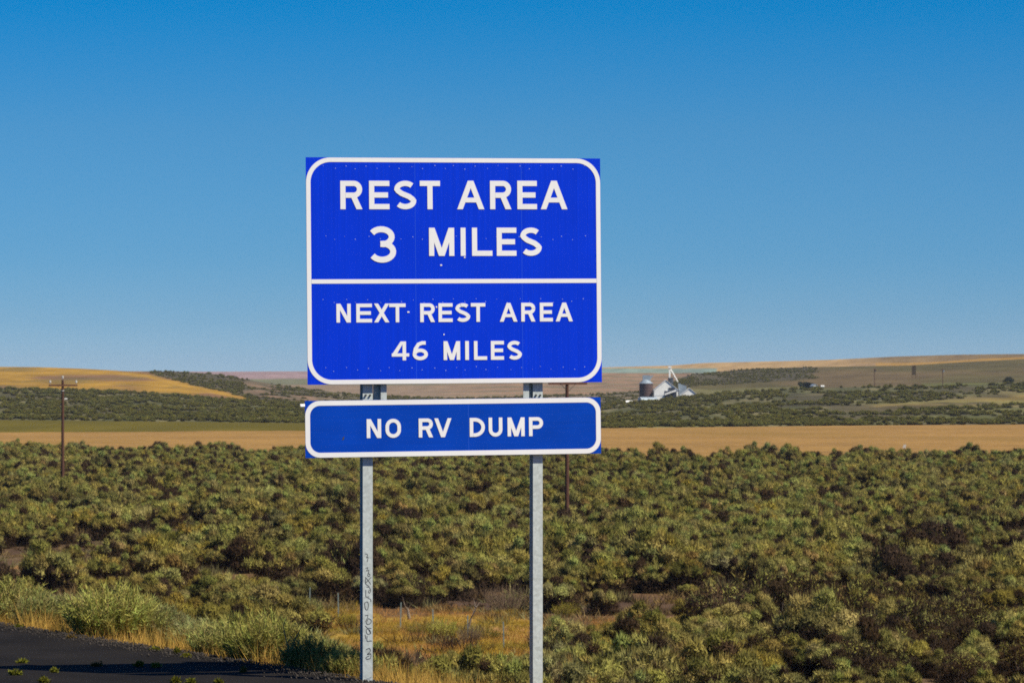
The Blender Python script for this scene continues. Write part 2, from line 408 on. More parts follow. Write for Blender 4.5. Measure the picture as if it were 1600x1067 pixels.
def col_right(p, v, y, X, Dd):
    k = fbm(X / 70, Dd / 200, 71, 4); k2 = fbm(X / 12, Dd / 40, 72, 4)
    g = mixc(OLIVE_VIGN, np.array([.108, .075, .030]), smooth01((k - .4) * 4))  # olive grass, darkened to take in part of the vignette at right
    kn = smooth01((1285 - p + 40 * (k2 - .5)) / 30) * smooth01((np.interp(p, [1050, 1260], [606, 594]) - y + 4 * (k2 - .5)) / 2.5)
    c = mixc(g, SAGED * .95, kn)
    c = mixc(c, np.array([.13, .12, .04]), smooth01((y - np.interp(p, [1050, 1260, 1600], [607, 604, 599])) / 3) * .7)
    c = mixc(c, np.array([.11, .12, .025]), ((p > 1440) * smooth01((y - 597) / 1.5)) * .6)
    return c * (.82 + .36 * k2)[..., None]
def mask_right(p, v, y, X, Dd):
    k2 = fbm(X / 12, Dd / 40, 72, 4)
    return (p < 1275 + 40 * (k2 - .5)) & (y < np.interp(p, [1050, 1260], [606, 594]))
xs = [1030, 1045, 1060, 1080, 1130, 1180, 1240, 1300, 1350, 1420, 1500, 1600, 2000]
right_s = hill('hill', xs, list(np.interp(xs, [1030, 1150, 1250, 1400, 1600, 2000], [632, 622, 616, 612, 607, 598])), [2050] * len(xs),
               [612, 602, 592, 585, 580, 576, 574, 573, 572, 571, 566, 561, 545], [2350, 2400, 2450, 2500] + [2700] * 9, col_right, HM, 1.1, rough=.8)

def col_mid(p, v, y, X, Dd):
    k = fbm(X / 50, Dd / 130, 81, 4); k2 = fbm(X / 10, Dd / 25, 82, 4); k3 = fbm(X / 90, Dd / 60, 83, 3)
    c = mixc(SAGEG, np.array([.125, .105, .045]), smooth01((k2 - .45) * 4))
    gold = np.exp(-((y - np.interp(p, [1250, 1600], [646, 622])) / np.interp(p, [1300, 1600], [4, 9])) ** 2) * smooth01((p - 1290) / 120)
    c = mixc(c, np.array([.19, .135, .036]), np.clip(gold * (.5 + k), 0, 1))
    gr = np.exp(-((y - np.interp(p, [0, 480], [647, 653])) / 1.6) ** 2) * (p < 470)
    gr = gr + np.exp(-((y - 652) / 2.0) ** 2) * (p > 1140) * (p < 1290) + np.exp(-((y - 653) / 2.5) ** 2) * (p > 1400) * .5
    c = mixc(c, np.array([.15, .15, .022]), np.clip(gr * (.6 + .6 * k3), 0, 1))
    c = mixc(c, np.array([.15, .14, .04]), smooth01((k3 - .55) * 6) * .5)
    k4 = fbm(X / 26, Dd / 70, 86, 4)
    c = mixc(c, np.array([.065, .052, .024]), smooth01((k4 - .5) * 7) * .8)
    return c * (.65 + .7 * k2)[..., None]
def mask_mid(p, v, y, X, Dd):
    k3 = fbm(X / 90, Dd / 60, 83, 3)
    gold = np.exp(-((y - np.interp(p, [1250, 1600], [646, 622])) / np.interp(p, [1300, 1600], [4, 9])) ** 2) * (p > 1320)
    gr = (np.abs(y - np.interp(p, [0, 480], [647, 653])) < 1.6) & (p < 470)
    gr2 = (np.abs(y - 652) < 2) & (p > 1140) & (p < 1290)
    return ~((gold > .45) | (gr & (k3 > .4)) | (gr2 & (k3 > .35)))
xs = [-300, 0, 200, 330, 480, 700, 940, 980, 1060, 1150, 1250, 1400, 1600, 2000]
mby = list(np.interp(xs, [-600, 0, 400, 480, 700, 940, 1300, 1600, 2200], [654, 656, 660, 661, 667, 669, 665, 663, 661]))
mid_s = hill('slope', xs, mby, [yD(y) for y in mby], [600, 606, 612, 622, 630, 634, 634, 630, 621, 613, 607, 604, 599, 592],
             [1850] * len(xs), col_mid, HM, 1.0, rows=90, rough=1.0, back=14)

# ------------------------------------------------------------------ plants
LEAF = leaf_mat('sage_leaf', .16, .34)
BARK = flat_mat('sage_bark', (.10, .07, .048), .9, .3, 8)
DEADL = flat_mat('dry_twig', (.13, .085, .05), .9, .3, 8)

def unit(v): return v / np.maximum(np.linalg.norm(v, axis=-1, keepdims=True), 1e-6)

def blades(P, Dr, L, Wd, r):
    """one narrow triangle per leaf: P base points, Dr direction, L length, Wd width"""
    n = len(P); s = unit(np.cross(Dr, r.normal(size=(n, 3)))) * (Wd[:, None] / 2)
    V = np.stack([P - s, P + s, P + Dr * L[:, None]], 1).reshape(-1, 3)
    return V, np.arange(3 * n).reshape(-1, 3)

def twigs(paths, n=4):
    """tapered tubes, paths = list of (points, radii)"""
    mb = MB()
    for pts, rad in paths: mb.tube(pts, rad, n, cap=False)
    V = np.array(mb.V); P = np.array(mb.P)
    return V, P

def shell_leaves(P, Nn, Dr, L, Wd):
    """small leaf triangles lying roughly in the surface whose normal is Nn"""
    n = len(P); sd = unit(np.cross(Nn, Dr)) * (Wd[:, None] / 2)
    V = np.stack([P - sd, P + sd, P + Dr * L[:, None]], 1).reshape(-1, 3)
    return V, np.arange(3 * n).reshape(-1, 3)

def sage(seed, nclump, nleaf, Rr, H, leafL=.12, leafW=.045, brown=.12, stems=8, dead=0.0, pal=0):
    r = np.random.default_rng(seed)
    # tufts spread over an irregular dome
    lobes = r.integers(3, 6); la = r.uniform(0, 6.28, lobes); lr_ = r.uniform(.75, 1.15, lobes)
    C0 = []; q_ = []
    tries = 0
    while len(C0) < nclump and tries < 4000:
        tries += 1
        a = r.uniform(0, 6.28); u = math.sqrt(r.random())
        k = np.exp(-((np.angle(np.exp(1j * (a - la)))) / .55) ** 2); env = .62 + .42 * (k * lr_).max()
        rad = u * Rr * env * .84; h = H * (.55 + .45 * env) * (.80 * math.sqrt(max(0, 1 - (u * .80) ** 2))) * r.uniform(.80, 1.06)
        h = max(h, H * .44); q = r.uniform(.17, .36) * (Rr + H) / 2.6
        c = np.array([rad * math.cos(a), rad * math.sin(a), h])
        if all(np.linalg.norm((c - c2) * np.array([1, 1, .8])) > .74 * (q + q2) for c2, q2 in zip(C0, q_)):
            C0.append(c); q_.append(q)
    C0 = np.array(C0); rc = np.array(q_)
    Vs, Cs = [], []
    pals = [np.array([.298, .262, .080]), np.array([.288, .264, .100]), np.array([.325, .268, .066]), np.array([.15, .10, .06])]
    for c, q in zip(C0, rc):
        m = int(nleaf * (q / rc.mean()) ** 1.7)
        out = unit(c * np.array([1, 1, .7]))
        d = unit(r.normal(size=(m, 3)) + out * .55 + np.array([0, 0, .45])); wob = 1 + .16 * np.sin(d[:, 0] * 5 + seed) * np.sin(d[:, 1] * 6 + c[0] * 9)
        P = c + d * np.array([1, 1, .78]) * (q * r.uniform(.62, 1.05, m) * wob)[:, None]; P[:, 2] = np.maximum(P[:, 2], .03)
        fr = r.random(m) < .45
        tang = unit(r.normal(size=(m, 3)) + np.array([0, 0, .8]))
        Dr = np.where(fr[:, None], unit(d * .7 + np.array([0, 0, .9]) + r.normal(size=(m, 3)) * .35), unit(tang - d * (tang * d).sum(1, keepdims=True) * .75))
        Nn = unit(d + r.normal(size=(m, 3)) * .28)
        V, _ = shell_leaves(P - Dr * leafL * .4, Nn, Dr, leafL * r.uniform(.6, 1.4, m) * np.where(fr, 1.7, 1.0), leafW * r.uniform(.7, 1.3, m) * np.where(fr, .8, 1.0))
        base = pals[pal] * r.uniform(.62, 1.28) * (1 + .06 * r.normal(size=3))
        cc = base[None] * r.uniform(.88, 1.12, (m, 1))
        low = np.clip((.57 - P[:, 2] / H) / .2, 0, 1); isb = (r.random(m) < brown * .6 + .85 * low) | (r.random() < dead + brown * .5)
        cc[isb] = np.array([.066, .043, .026]) * r.uniform(.6, 1.3, (isb.sum(), 1))  # dead brown low down, darkened further for shade under the tufts
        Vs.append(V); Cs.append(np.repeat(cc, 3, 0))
    # dead twigs inside, coloured extra dark for the shade in there
    m = int(nleaf * nclump * .26); a = r.uniform(0, 6.28, m); u = np.sqrt(r.random(m)) * .8
    P = np.stack([Rr * u * np.cos(a), Rr * u * np.sin(a), H * .58 * np.sqrt(1 - u * u) * r.random(m)], -1)
    V, _ = blades(P, unit(r.normal(size=(m, 3)) + np.array([0, 0, .4])), leafL * 1.9 * r.uniform(.6, 1.4, m), leafW * .9 * np.ones(m), r)
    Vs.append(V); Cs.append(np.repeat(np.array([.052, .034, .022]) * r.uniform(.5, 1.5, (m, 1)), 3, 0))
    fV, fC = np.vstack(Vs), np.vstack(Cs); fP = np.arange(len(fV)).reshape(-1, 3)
    paths = []
    for i in range(stems):
        c = C0[r.integers(0, len(C0))]; b0 = r.normal(size=3) * .06 * Rr; b0[2] = -.08
        m1 = c * .4 + r.normal(size=3) * .10 * Rr; m1[2] = c[2] * .35
        m2 = c * .75 + r.normal(size=3) * .08 * Rr
        w = r.uniform(.016, .034) * H
        paths.append(([b0, m1, m2, c], [w, w * .8, w * .5, w * .15]))
        for _ in range(3):
            t = m2 + unit(r.normal(size=3) + np.array([0, 0, .4])) * .32 * Rr; paths.append(([m1 if r.random() < .4 else m2, (m2 + t) / 2 + r.normal(size=3) * .04, t], [w * .35, w * .25, w * .08]))
    sV, sP = twigs(paths)
    return fV, fP, fC, sV, sP

def two_meshes(name, g):
    fV, fP, fC, sV, sP = g
    return mesh_np(name + '_foliage', fV, fP, [LEAF], attrs={'col': fC}), mesh_np(name + '_stems', sV, sP, [BARK])
def one_mesh(name, g):
    fV, fP, fC, sV, sP = g
    V = np.vstack([fV, sV]); c = np.vstack([fC, np.full((len(sV), 3), .08)])
    return mesh_np(name, V, [fP, sP + len(fV)], [LEAF, BARK], np.concatenate([np.zeros(len(fP)), np.ones(len(sP))]), attrs={'col': c})

# near kinds: (mesh foliage, mesh stems, look words)
NEAR = []
looks = ['rounded grey-green', 'broad grey-green', 'tall loose grey-green', 'pale silvery green', 'yellowish green', 'many-tufted grey-green', 'half-dead brownish', 'low spreading olive']
specs = [(18, 620, 1.15, 1.75, .06, 0), (24, 560, 1.45, 1.6, .06, 0), (16, 620, 1.0, 2.1, .12, 0), (18, 620, 1.25, 1.7, .04, 1),
         (18, 620, 1.2, 1.6, .06, 2), (30, 420, 1.35, 1.85, .1, 0), (14, 240, 1.15, 1.7, 1.1, 0), (20, 560, 1.5, 1.35, .12, 2)]
for i, (nc, nl, Rr, H, br, pal) in enumerate(specs):
    NEAR.append(two_meshes('sage%d' % i, sage(100 + i, nc, nl, Rr, H, .085, .034, br, 9, 0, pal)) + (looks[i], Rr, H))
def lod(count, seed, scale_leaf, nl, spec_ids):
    obs = []
    for j in range(count):
        nc, _, Rr, H, br, pal = specs[spec_ids[j % len(spec_ids)]]
        me = one_mesh('sage_lod', sage(seed + j, nc, nl, Rr, H, .13 * scale_leaf, .052 * scale_leaf, br, 4, 0, pal))
        obs.append(bpy.data.objects.new('sage_lod', me))
    return obs
LOD1 = lod(14, 300, 1.0, 260, [0, 1, 2, 3, 4, 5, 0, 6, 7, 1, 5, 0])
LOD2 = lod(6, 400, 2.6, 40, [0, 1, 5, 3, 7, 2])
for o_ in LOD2:      # smaller, duller shrubs of the far slopes
    ca = o_.data.attributes['col'].data; b_ = np.empty(len(ca) * 4, np.float32); ca.foreach_get('color', b_)
    b_ = b_.reshape(-1, 4); b_[:, :3] *= (.62, .68, .55); ca.foreach_set('color', b_.ravel())

def scatter(name, P, rot, scl, var, sources, label, cat, z_tilt=None):
    """one stuff object: instances of unlinked source meshes on a point cloud"""
    me = bpy.data.meshes.new(name); n = len(P)
    me.vertices.add(n); me.vertices.foreach_set('co', np.asarray(P, np.float32).ravel())
    a = me.attributes.new('rot', 'FLOAT', 'POINT'); a.data.foreach_set('value', np.asarray(rot, np.float32))
    a = me.attributes.new('scl', 'FLOAT_VECTOR', 'POINT'); a.data.foreach_set('vector', np.asarray(scl, np.float32).ravel())
    a = me.attributes.new('var', 'INT', 'POINT'); a.data.foreach_set('value', np.asarray(var, np.int32))
    o = link(name, me)
    ng = bpy.data.node_groups.new(name, 'GeometryNodeTree')
    ng.interface.new_socket('Geometry', in_out='INPUT', socket_type='NodeSocketGeometry')
    ng.interface.new_socket('Geometry', in_out='OUTPUT', socket_type='NodeSocketGeometry')
    gi = ng.nodes.new('NodeGroupInput'); go = ng.nodes.new('NodeGroupOutput')
    jn = ng.nodes.new('GeometryNodeJoinGeometry')
    for s in sources:
        oi = ng.nodes.new('GeometryNodeObjectInfo'); oi.inputs['Object'].default_value = s; oi.inputs['As Instance'].default_value = True
        ng.links.new(oi.outputs['Geometry'], jn.inputs[0])
    ip = ng.nodes.new('GeometryNodeInstanceOnPoints'); ip.inputs['Pick Instance'].default_value = True
    def na(nm, t):
        x = ng.nodes.new('GeometryNodeInputNamedAttribute'); x.data_type = t; x.inputs['Name'].default_value = nm; return x
    cx = ng.nodes.new('ShaderNodeCombineXYZ'); er = ng.nodes.new('FunctionNodeEulerToRotation')
    ng.links.new(na('rot', 'FLOAT').outputs[0], cx.inputs[2]); ng.links.new(cx.outputs[0], er.inputs[0])
    ng.links.new(er.outputs[0], ip.inputs['Rotation'])
    ng.links.new(na('scl', 'FLOAT_VECTOR').outputs[0], ip.inputs['Scale'])
    ng.links.new(na('var', 'INT').outputs[0], ip.inputs['Instance Index'])
    ng.links.new(gi.outputs[0], ip.inputs['Points']); ng.links.new(jn.outputs[0], ip.inputs['Instance'])
    ng.links.new(ip.outputs[0], go.inputs[0])
    md = o.modifiers.new('scatter', 'NODES'); md.node_group = ng
    return tag(o, label, cat, kind='stuff')

# --- placement on the plain: jittered grid
pts = []
g = 2.05
yy = np.arange(146, 668, g); 
for y0 in yy:
    hw = y0 * .145 + 4
    x0 = np.arange(-hw, hw, g)
    pts.append(np.stack([x0 + rng.uniform(-.55, .55, len(x0)) * g, y0 + rng.uniform(-.55, .55, len(x0)) * g], -1))
pts = np.vstack(pts)
bx, by = pts[:, 0], pts[:, 1]
ppx = 800 + F * bx / by; ppy = HZ + F * (CAMZ - PZ) / by
dens = fbm(bx / 14, by / 22, 91, 3)
keep = (rng.random(len(bx)) < np.clip(.46 + 3.4 * (dens - .46), .06, .96))
keep &= clearing(ppx, ppy) < .5
keep &= clearing(ppx, ppy + 9) < .5
keep &= by < yD(np.interp(ppx, FIELD_NEAR_X, FIELD_NEAR_Y)) + 18 * (fbm(bx / 9, by / 9, 92, 2) - .5) - 3
# keep the poles' feet and fence line open
bx, by, ppx, ppy = bx[keep], by[keep], ppx[keep], ppy[keep]
bz = ground_z(bx, by) - .05
szn = fbm(bx / 11, by / 11, 93, 3)
cap = np.where((ppx > 575) & (ppx < 880) & (ppy > 1000), np.clip((ppy - 1006) / (F / by) / 1.8, .25, 9), 9)
cap = np.where((ppx > 440) & (ppx < 575) & (ppy > 985), np.clip((ppy - 985) / (F / by) / 1.8, .25, 9), cap)
bs = np.clip(rng.normal(1.06, .36, len(bx)) + 1.3 * (szn - .5), .38, 1.9)
bs = np.minimum(bs, cap)
deadn = fbm(bx / 16, by / 26, 97, 3)
inframe = (ppx > -60) & (ppx < 1660) & (by > 158)
order = np.argsort(by + 6 * (1 - bs))
near_idx = [i for i in order if inframe[i] and not (by[i] < 164 and False)][:285]
near_set = np.zeros(len(bx), bool); near_set[near_idx] = True
def where(x, y): return 'at the bottom edge' if y > 1038 else 'before the wire fence' if y > 1030 - .16 * (973 - x) else 'behind the wire fence'
def side(x):
    return ('below the asphalt' if x < 330 else 'left of the sign' if x < 573 else 'between the posts' if x < 838 else
            'right of the sign' if x < 1090 else 'right of centre' if x < 1350 else 'at far right')
picks = []
for i in near_idx:
    v = int(rng.choice([0, 1, 2, 3, 4, 5, 7]))
    if rng.random() < .12 + .8 * smooth01((deadn[i] - .52) * 6): v = 6
    sz = 'small' if bs[i] < .8 else 'large' if bs[i] > 1.2 else 'medium'
    picks.append((i, v, '%s %s sagebrush %s %s' % (sz, NEAR[v][2], where(ppx[i], ppy[i]), side(ppx[i]))))
same = {}
for i, v, lab in picks: same.setdefault(lab, []).append(i)
ORD = ['leftmost', 'second from left', 'third from left', 'fourth from left', 'fifth from left', 'sixth from left', 'seventh from left', 'eighth from left', 'ninth from left', 'tenth from left', 'eleventh from left', 'twelfth from left', 'thirteenth from left', 'fourteenth from left', 'fifteenth from left', 'sixteenth from left', 'seventeenth from left', 'eighteenth from left', 'nineteenth from left', 'twentieth from left']
for i, v, lab in picks:
    L_ = sorted(same[lab], key=lambda q: ppx[q])
    if len(L_) > 1: lab = lab + ', ' + (ORD[L_.index(i)] if L_.index(i) < 20 else 'rightmost')
    f, s_, look, Rr, H = NEAR[v]
    rt = empty('sagebrush', (bx[i], by[i], bz[i]), rng.uniform(0, 6.28), lab, 'shrub', 'sagebrush nearest to the road')
    q = bs[i]; rt.scale = (q * rng.uniform(.9, 1.12), q * rng.uniform(.9, 1.12), q * rng.uniform(.88, 1.1))
    a = link('foliage', f, rt); t = rng.uniform(.85, 1.15); a.color = (t * rng.uniform(.96, 1.06), t, t * rng.uniform(.88, 1.05), 1)
    link('stems', s_, rt)
fi = ~near_set
m = fi & (by < 660)
sc3 = bs[m][:, None] * rng.uniform(.9, 1.12, (m.sum(), 3))
# the same field goes on to both sides of the view
rf = np.random.default_rng(77); nf = 9000
fy = 640 * np.sqrt(rf.uniform((150 / 640) ** 2, 1, nf)); fx = rf.choice([-1, 1], nf) * (fy * .145 + 4 + rf.random(nf) * (30 + .16 * fy))
kf = (rf.random(nf) < np.clip(.46 + 3.4 * (fbm(fx / 14, fy / 22, 91, 3) - .46), .06, .96)) & (edge_e(fx, fy) > 28)
fx, fy = fx[kf], fy[kf]; fs = np.clip(rf.normal(1.06, .36, len(fx)), .4, 1.8)[:, None] * rf.uniform(.9, 1.12, (len(fx), 3))
P_all = np.vstack([np.stack([bx[m], by[m], bz[m]], -1), np.stack([fx, fy, ground_z(fx, fy) - .05], -1)])
var_all = lambda v: np.concatenate([v, rf.integers(0, len(LOD1), len(fx))])
scatter('sagebrush_field', P_all, np.concatenate([rng.uniform(0, 6.28, m.sum()), rf.uniform(0, 6.28, len(fx))]), np.vstack([sc3, fs]), var_all(np.where(rng.random(m.sum()) < .12 + .8 * smooth01((deadn[m] - .52) * 6), 7, rng.choice([0, 1, 2, 3, 4, 5, 6, 8, 9, 10, 11], m.sum()))), LOD1,
        'dense grey-green sagebrush covering the plain behind the fence', 'sagebrush')

# --- shrubs on the slopes beyond the field
def hill_scatter(name, surf, mask, n, lo, hi, sz, label, v0=0, v1=1):
    p = rng.uniform(lo, hi, n); v = rng.uniform(v0, v1, n) 
    X, Dd, z, y = surf(p, v)
    k = mask(p, v, y, X, Dd) & (fbm(X / 22, Dd / 60, 95, 3) > .38 + .25 * rng.random(n) - .12)
    X, Dd, z = X[k], Dd[k], z[k]; q = sz * rng.uniform(.5, 1.25, len(X))
    return scatter(name, np.stack([X, Dd, z - .2], -1), rng.uniform(0, 6.28, len(X)), np.stack([q * 1.2, q * 1.2, q], -1), rng.integers(0, len(LOD2), len(X)), LOD2, label, 'sagebrush')
hill_scatter('slope_shrubs', mid_s, mask_mid, 13000, -60, 1660, .75, 'dark sagebrush dotted over the slope beyond the tan field')
hill_scatter('hill_shrubs', left_s, mask_left, 12000, -60, 1060, .6, 'dark sagebrush over the hill at the left')
hill_scatter('hill_shrubs', right_s, mask_right, 5000, 1040, 1300, .5, 'dark sagebrush on the knoll behind the grain elevator')

def tuft_mesh(seed, pal):
    r = np.random.default_rng(seed); m = 70
    a = r.uniform(0, 6.28, m); u = np.sqrt(r.random(m)) * .5
    P = np.stack([u * np.cos(a), u * np.sin(a), np.zeros(m)], -1)
    V, T = blades(P, unit(P * 1.2 + r.normal(size=(m, 3)) * .5 + np.array([0, 0, .9])), r.uniform(.25, .7, m), r.uniform(.03, .06, m), r)
    return bpy.data.objects.new('tuft', mesh_np('tuft', V, T, [LEAF], attrs={'col': np.repeat(pal[None] * r.uniform(.6, 1.4, (m, 1)), 3, 0)}))
TUFTS = [tuft_mesh(1, np.array([.085, .056, .032])), tuft_mesh(2, np.array([.055, .036, .024])), tuft_mesh(3, np.array([.21, .145, .060])), tuft_mesh(4, np.array([.17, .155, .070]))]
n_ = 8000; ux = rng.random(n_); ty = 150 + 480 * rng.random(n_) ** .8; tx = (ux - .5) * 2 * (ty * .14 + 3)
tpx = 800 + F * tx / ty; tpy = HZ + F * (CAMZ - PZ) / ty; k = ((clearing(tpx, tpy) < .5) | (rng.random(n_) < .45)) & (ty < yD(np.interp(tpx, FIELD_NEAR_X, FIELD_NEAR_Y)))
tx, ty = tx[k], ty[k]; q = rng.uniform(.7, 1.7, len(tx))
scatter('dry_undergrowth', np.stack([tx, ty, ground_z(tx, ty) - .03], -1), rng.uniform(0, 6.28, len(tx)), np.stack([q, q, q * rng.uniform(.6, 1.1, len(tx))], -1), rng.choice([0, 1, 2, 3], len(tx), p=[.35, .35, .2, .1]), TUFTS,
        'brown dry tussocks and dead brush between the sagebrush', 'undergrowth')

# ------------------------------------------------------------------ the highway sign (one rigid thing on two posts)
YAW = R(13.0); ROLL = R(0.45)
SC = Vector((-0.611, 40.0, 0.0))                    # foot of the sign's centre line
ux = Vector((math.cos(YAW), math.sin(YAW), 0)); un = Vector((math.sin(YAW), -math.cos(YAW), 0))   # along the face / out of the face
def face_xy(px, py, off=0.0):
    """point of the photo seen on the sign's face plane -> (u, w) on that plane"""
    d = Vector(((px - 800) / F, 1.0, (HZ - py) / F)); o = Vector((0, 0, CAMZ))
    p0 = SC + un * off; t = (p0 - o).dot(un) / d.dot(un); p = o + d * t - p0
    return p.dot(ux), p.z
sign = empty('road_sign', SC, YAW, 'tall blue rest area sign with a separate NO RV DUMP panel on two galvanised posts', 'road sign')

def sheet_mat(name, col, sx, sz, amp, mott):
    m, n, b = new_mat(name)
    tc = N(n, 'ShaderNodeTexCoord'); mp = N(n, 'ShaderNodeMapping'); mp.inputs['Scale'].default_value = (sx, 1, sz)
    nz = N(n, 'ShaderNodeTexNoise'); nz.inputs['Scale'].default_value = 1; nz.inputs['Detail'].default_value = 3
    n2 = N(n, 'ShaderNodeTexNoise'); n2.inputs['Scale'].default_value = 2.2; n2.inputs['Detail'].default_value = 6
    a = N(n, 'ShaderNodeMapRange'); a.inputs[1].default_value = .3; a.inputs[2].default_value = .7; a.inputs[3].default_value = 1 - amp; a.inputs[4].default_value = 1 + amp
    c = N(n, 'ShaderNodeMapRange'); c.inputs[1].default_value = .3; c.inputs[2].default_value = .7; c.inputs[3].default_value = 1 - mott; c.inputs[4].default_value = 1 + mott
    mu = N(n, 'ShaderNodeMath', operation='MULTIPLY'); sv = N(n, 'ShaderNodeVectorMath', operation='SCALE'); sv.inputs[0].default_value = tuple(col)
    n.links.new(tc.outputs['Object'], mp.inputs[0]); n.links.new(mp.outputs[0], nz.inputs['Vector']); n.links.new(tc.outputs['Object'], n2.inputs['Vector'])
    n.links.new(nz.outputs['Fac'], a.inputs[0]); n.links.new(n2.outputs['Fac'], c.inputs[0])
    n.links.new(a.outputs[0], mu.inputs[0]); n.links.new(c.outputs[0], mu.inputs[1]); n.links.new(mu.outputs[0], sv.inputs['Scale'])
    n.links.new(sv.outputs[0], b.inputs['Base Color']); b.inputs['Roughness'].default_value = .5; b.inputs['Specular IOR Level'].default_value = .08
    return m
BLUE = sheet_mat('blue_sheeting', (.0012, .036, .60), 70, .4, .10, .04)
BLUE2 = sheet_mat('blue_sheeting_lower', (.0012, .050, .40), 1.2, 45, .06, .10)
WHITE = sheet_mat('white_sheeting', (.80, .79, .76), 60, .4, .02, .02)
ALU = flat_mat('aluminium', (.42, .45, .47), .45, .1, 12, .6)
GALV, n, b = new_mat('galvanised_steel')
tc = N(n, 'ShaderNodeTexCoord'); vo = N(n, 'ShaderNodeTexVoronoi'); vo.inputs['Scale'].default_value = 38
nz = N(n, 'ShaderNodeTexNoise'); nz.inputs['Scale'].default_value = 5; nz.inputs['Detail'].default_value = 8; nz.inputs['Roughness'].default_value = .7
rp = N(n, 'ShaderNodeValToRGB'); rp.color_ramp.elements[0].color = (.50, .55, .51, 1); rp.color_ramp.elements[1].color = (.62, .66, .62, 1)
rp.color_ramp.elements[0].position = .3; rp.color_ramp.elements[1].position = .7
mxn = N(n, 'ShaderNodeMix', data_type='RGBA', blend_type='MULTIPLY'); mxn.inputs[0].default_value = .28
n.links.new(tc.outputs['Object'], vo.inputs['Vector']); n.links.new(tc.outputs['Object'], nz.inputs['Vector'])
n.links.new(nz.outputs['Fac'], rp.inputs[0]); bwn = N(n, 'ShaderNodeRGBToBW'); n.links.new(vo.outputs['Color'], bwn.inputs[0])
n.links.new(rp.outputs[0], mxn.inputs[6]); n.links.new(bwn.outputs[0], mxn.inputs[7])
n.links.new(mxn.outputs[2], b.inputs['Base Color']); b.inputs['Roughness'].default_value = .6; b.inputs['Metallic'].default_value = .15
STEELD = flat_mat('weathered_steel', (.055, .06, .062), .7, .15, 10, .2)

class Panel:
    """a sheet-metal panel laid out from its four photographed corners; local x along, z up, -y towards the road"""
    def __init__(s, name, TL, TR, BR, BL, off):
        s.q = (TL, TR, BR, BL); s.off = off
        c = [face_xy(*p, off) for p in s.q]
        s.W = ((c[1][0] - c[0][0]) + (c[2][0] - c[3][0])) / 2; s.H = ((c[0][1] - c[3][1]) + (c[1][1] - c[2][1])) / 2
        cu = sum(p[0] for p in c) / 4; cw = sum(p[1] for p in c) / 4
        s.roll = math.atan2((c[1][1] - c[0][1]) + (c[2][1] - c[3][1]), 2 * s.W)
        s.loc = (cu, -off, cw)
    def uv(s, px, py):
        """photo point -> panel plane (inverse bilinear, two Newton-like passes)"""
        (x0, y0), (x1, y1), (x2, y2), (x3, y3) = s.q; a = b_ = .5
        for _ in range(20):
            X = x0 * (1 - a) * (1 - b_) + x1 * a * (1 - b_) + x2 * a * b_ + x3 * (1 - a) * b_
            Y = y0 * (1 - a) * (1 - b_) + y1 * a * (1 - b_) + y2 * a * b_ + y3 * (1 - a) * b_
            a += (px - X) / (x1 - x0); b_ += (py - Y) / (y3 - y0)
        return (a - .5) * s.W, (.5 - b_) * s.H
def rrect(w, h, r, k=10):
    p = []
    for cx, cy, a0 in ((w - r, h - r, 0), (-w + r, h - r, 90), (-w + r, -h + r, 180), (w - r, -h + r, 270)):
        for i in range(k + 1):
            t = R(a0 + 90 * i / k); p.append((cx + r * math.cos(t), cy + r * math.sin(t)))
    return p
def ring(name, w, h, r, th, y0, y1, mat, parent):
    o_ = rrect(w, h, r, 14); i_ = rrect(w - th, h - th, max(r - th, .02), 14); n = len(o_); V = []; P = []
    for y in (y0, y1):
        V += [(a, y, c) for a, c in o_]; V += [(a, y, c) for a, c in i_]
    for i in range(n):
        j = (i + 1) % n
        P += [(i, j, n + j, n + i), (2 * n + i, 3 * n + i, 3 * n + j, 2 * n + j), (i, 2 * n + i, 2 * n + j, j), (n + i, n + j, 3 * n + j, 3 * n + i)]
    mb = MB(); mb.V = V; mb.P = P
    return mb.build(name, mat, parent)

# ---- lettering: every stroke a thin raised strip, in a unit-high cell of width w
def stroke_line(pts, th, closed=False):
    """offset polyline -> list of quads (mitred)"""
    n = len(pts); P = [Vector((p[0], p[1])) for p in pts]; L = []; Rr = []
    for i in range(n):
        a = P[i - 1] if (i > 0 or closed) else None; c = P[(i + 1) % n] if (i < n - 1 or closed) else None
        d1 = (P[i] - a).normalized() if a is not None else (c - P[i]).normalized()
        d2 = (c - P[i]).normalized() if c is not None else d1
        n1 = Vector((-d1.y, d1.x)); n2 = Vector((-d2.y, d2.x)); m = (n1 + n2)
        m = m.normalized() if m.length > 1e-6 else n1
        k = th / 2 / max(m.dot(n1), .4); L.append(P[i] + m * k); Rr.append(P[i] - m * k)
    qs = []
    for i in range(n if closed else n - 1):
        j = (i + 1) % n; qs.append([tuple(Rr[i]), tuple(Rr[j]), tuple(L[j]), tuple(L[i])])
    return qs
def arc(cx, cy, rx, ry, a0, a1, k=14):
    return [(cx + rx * math.cos(R(a0 + (a1 - a0) * i / k)), cy + ry * math.sin(R(a0 + (a1 - a0) * i / k))) for i in range(k + 1)]
def bar(x0, y0, x1, y1): return [[(x0, y0), (x1, y0), (x1, y1), (x0, y1)]]
def diag(xb0, xb1, xt0, xt1, y0=0, y1=1): return [[(xb0, y0), (xb1, y0), (xt1, y1), (xt0, y1)]]
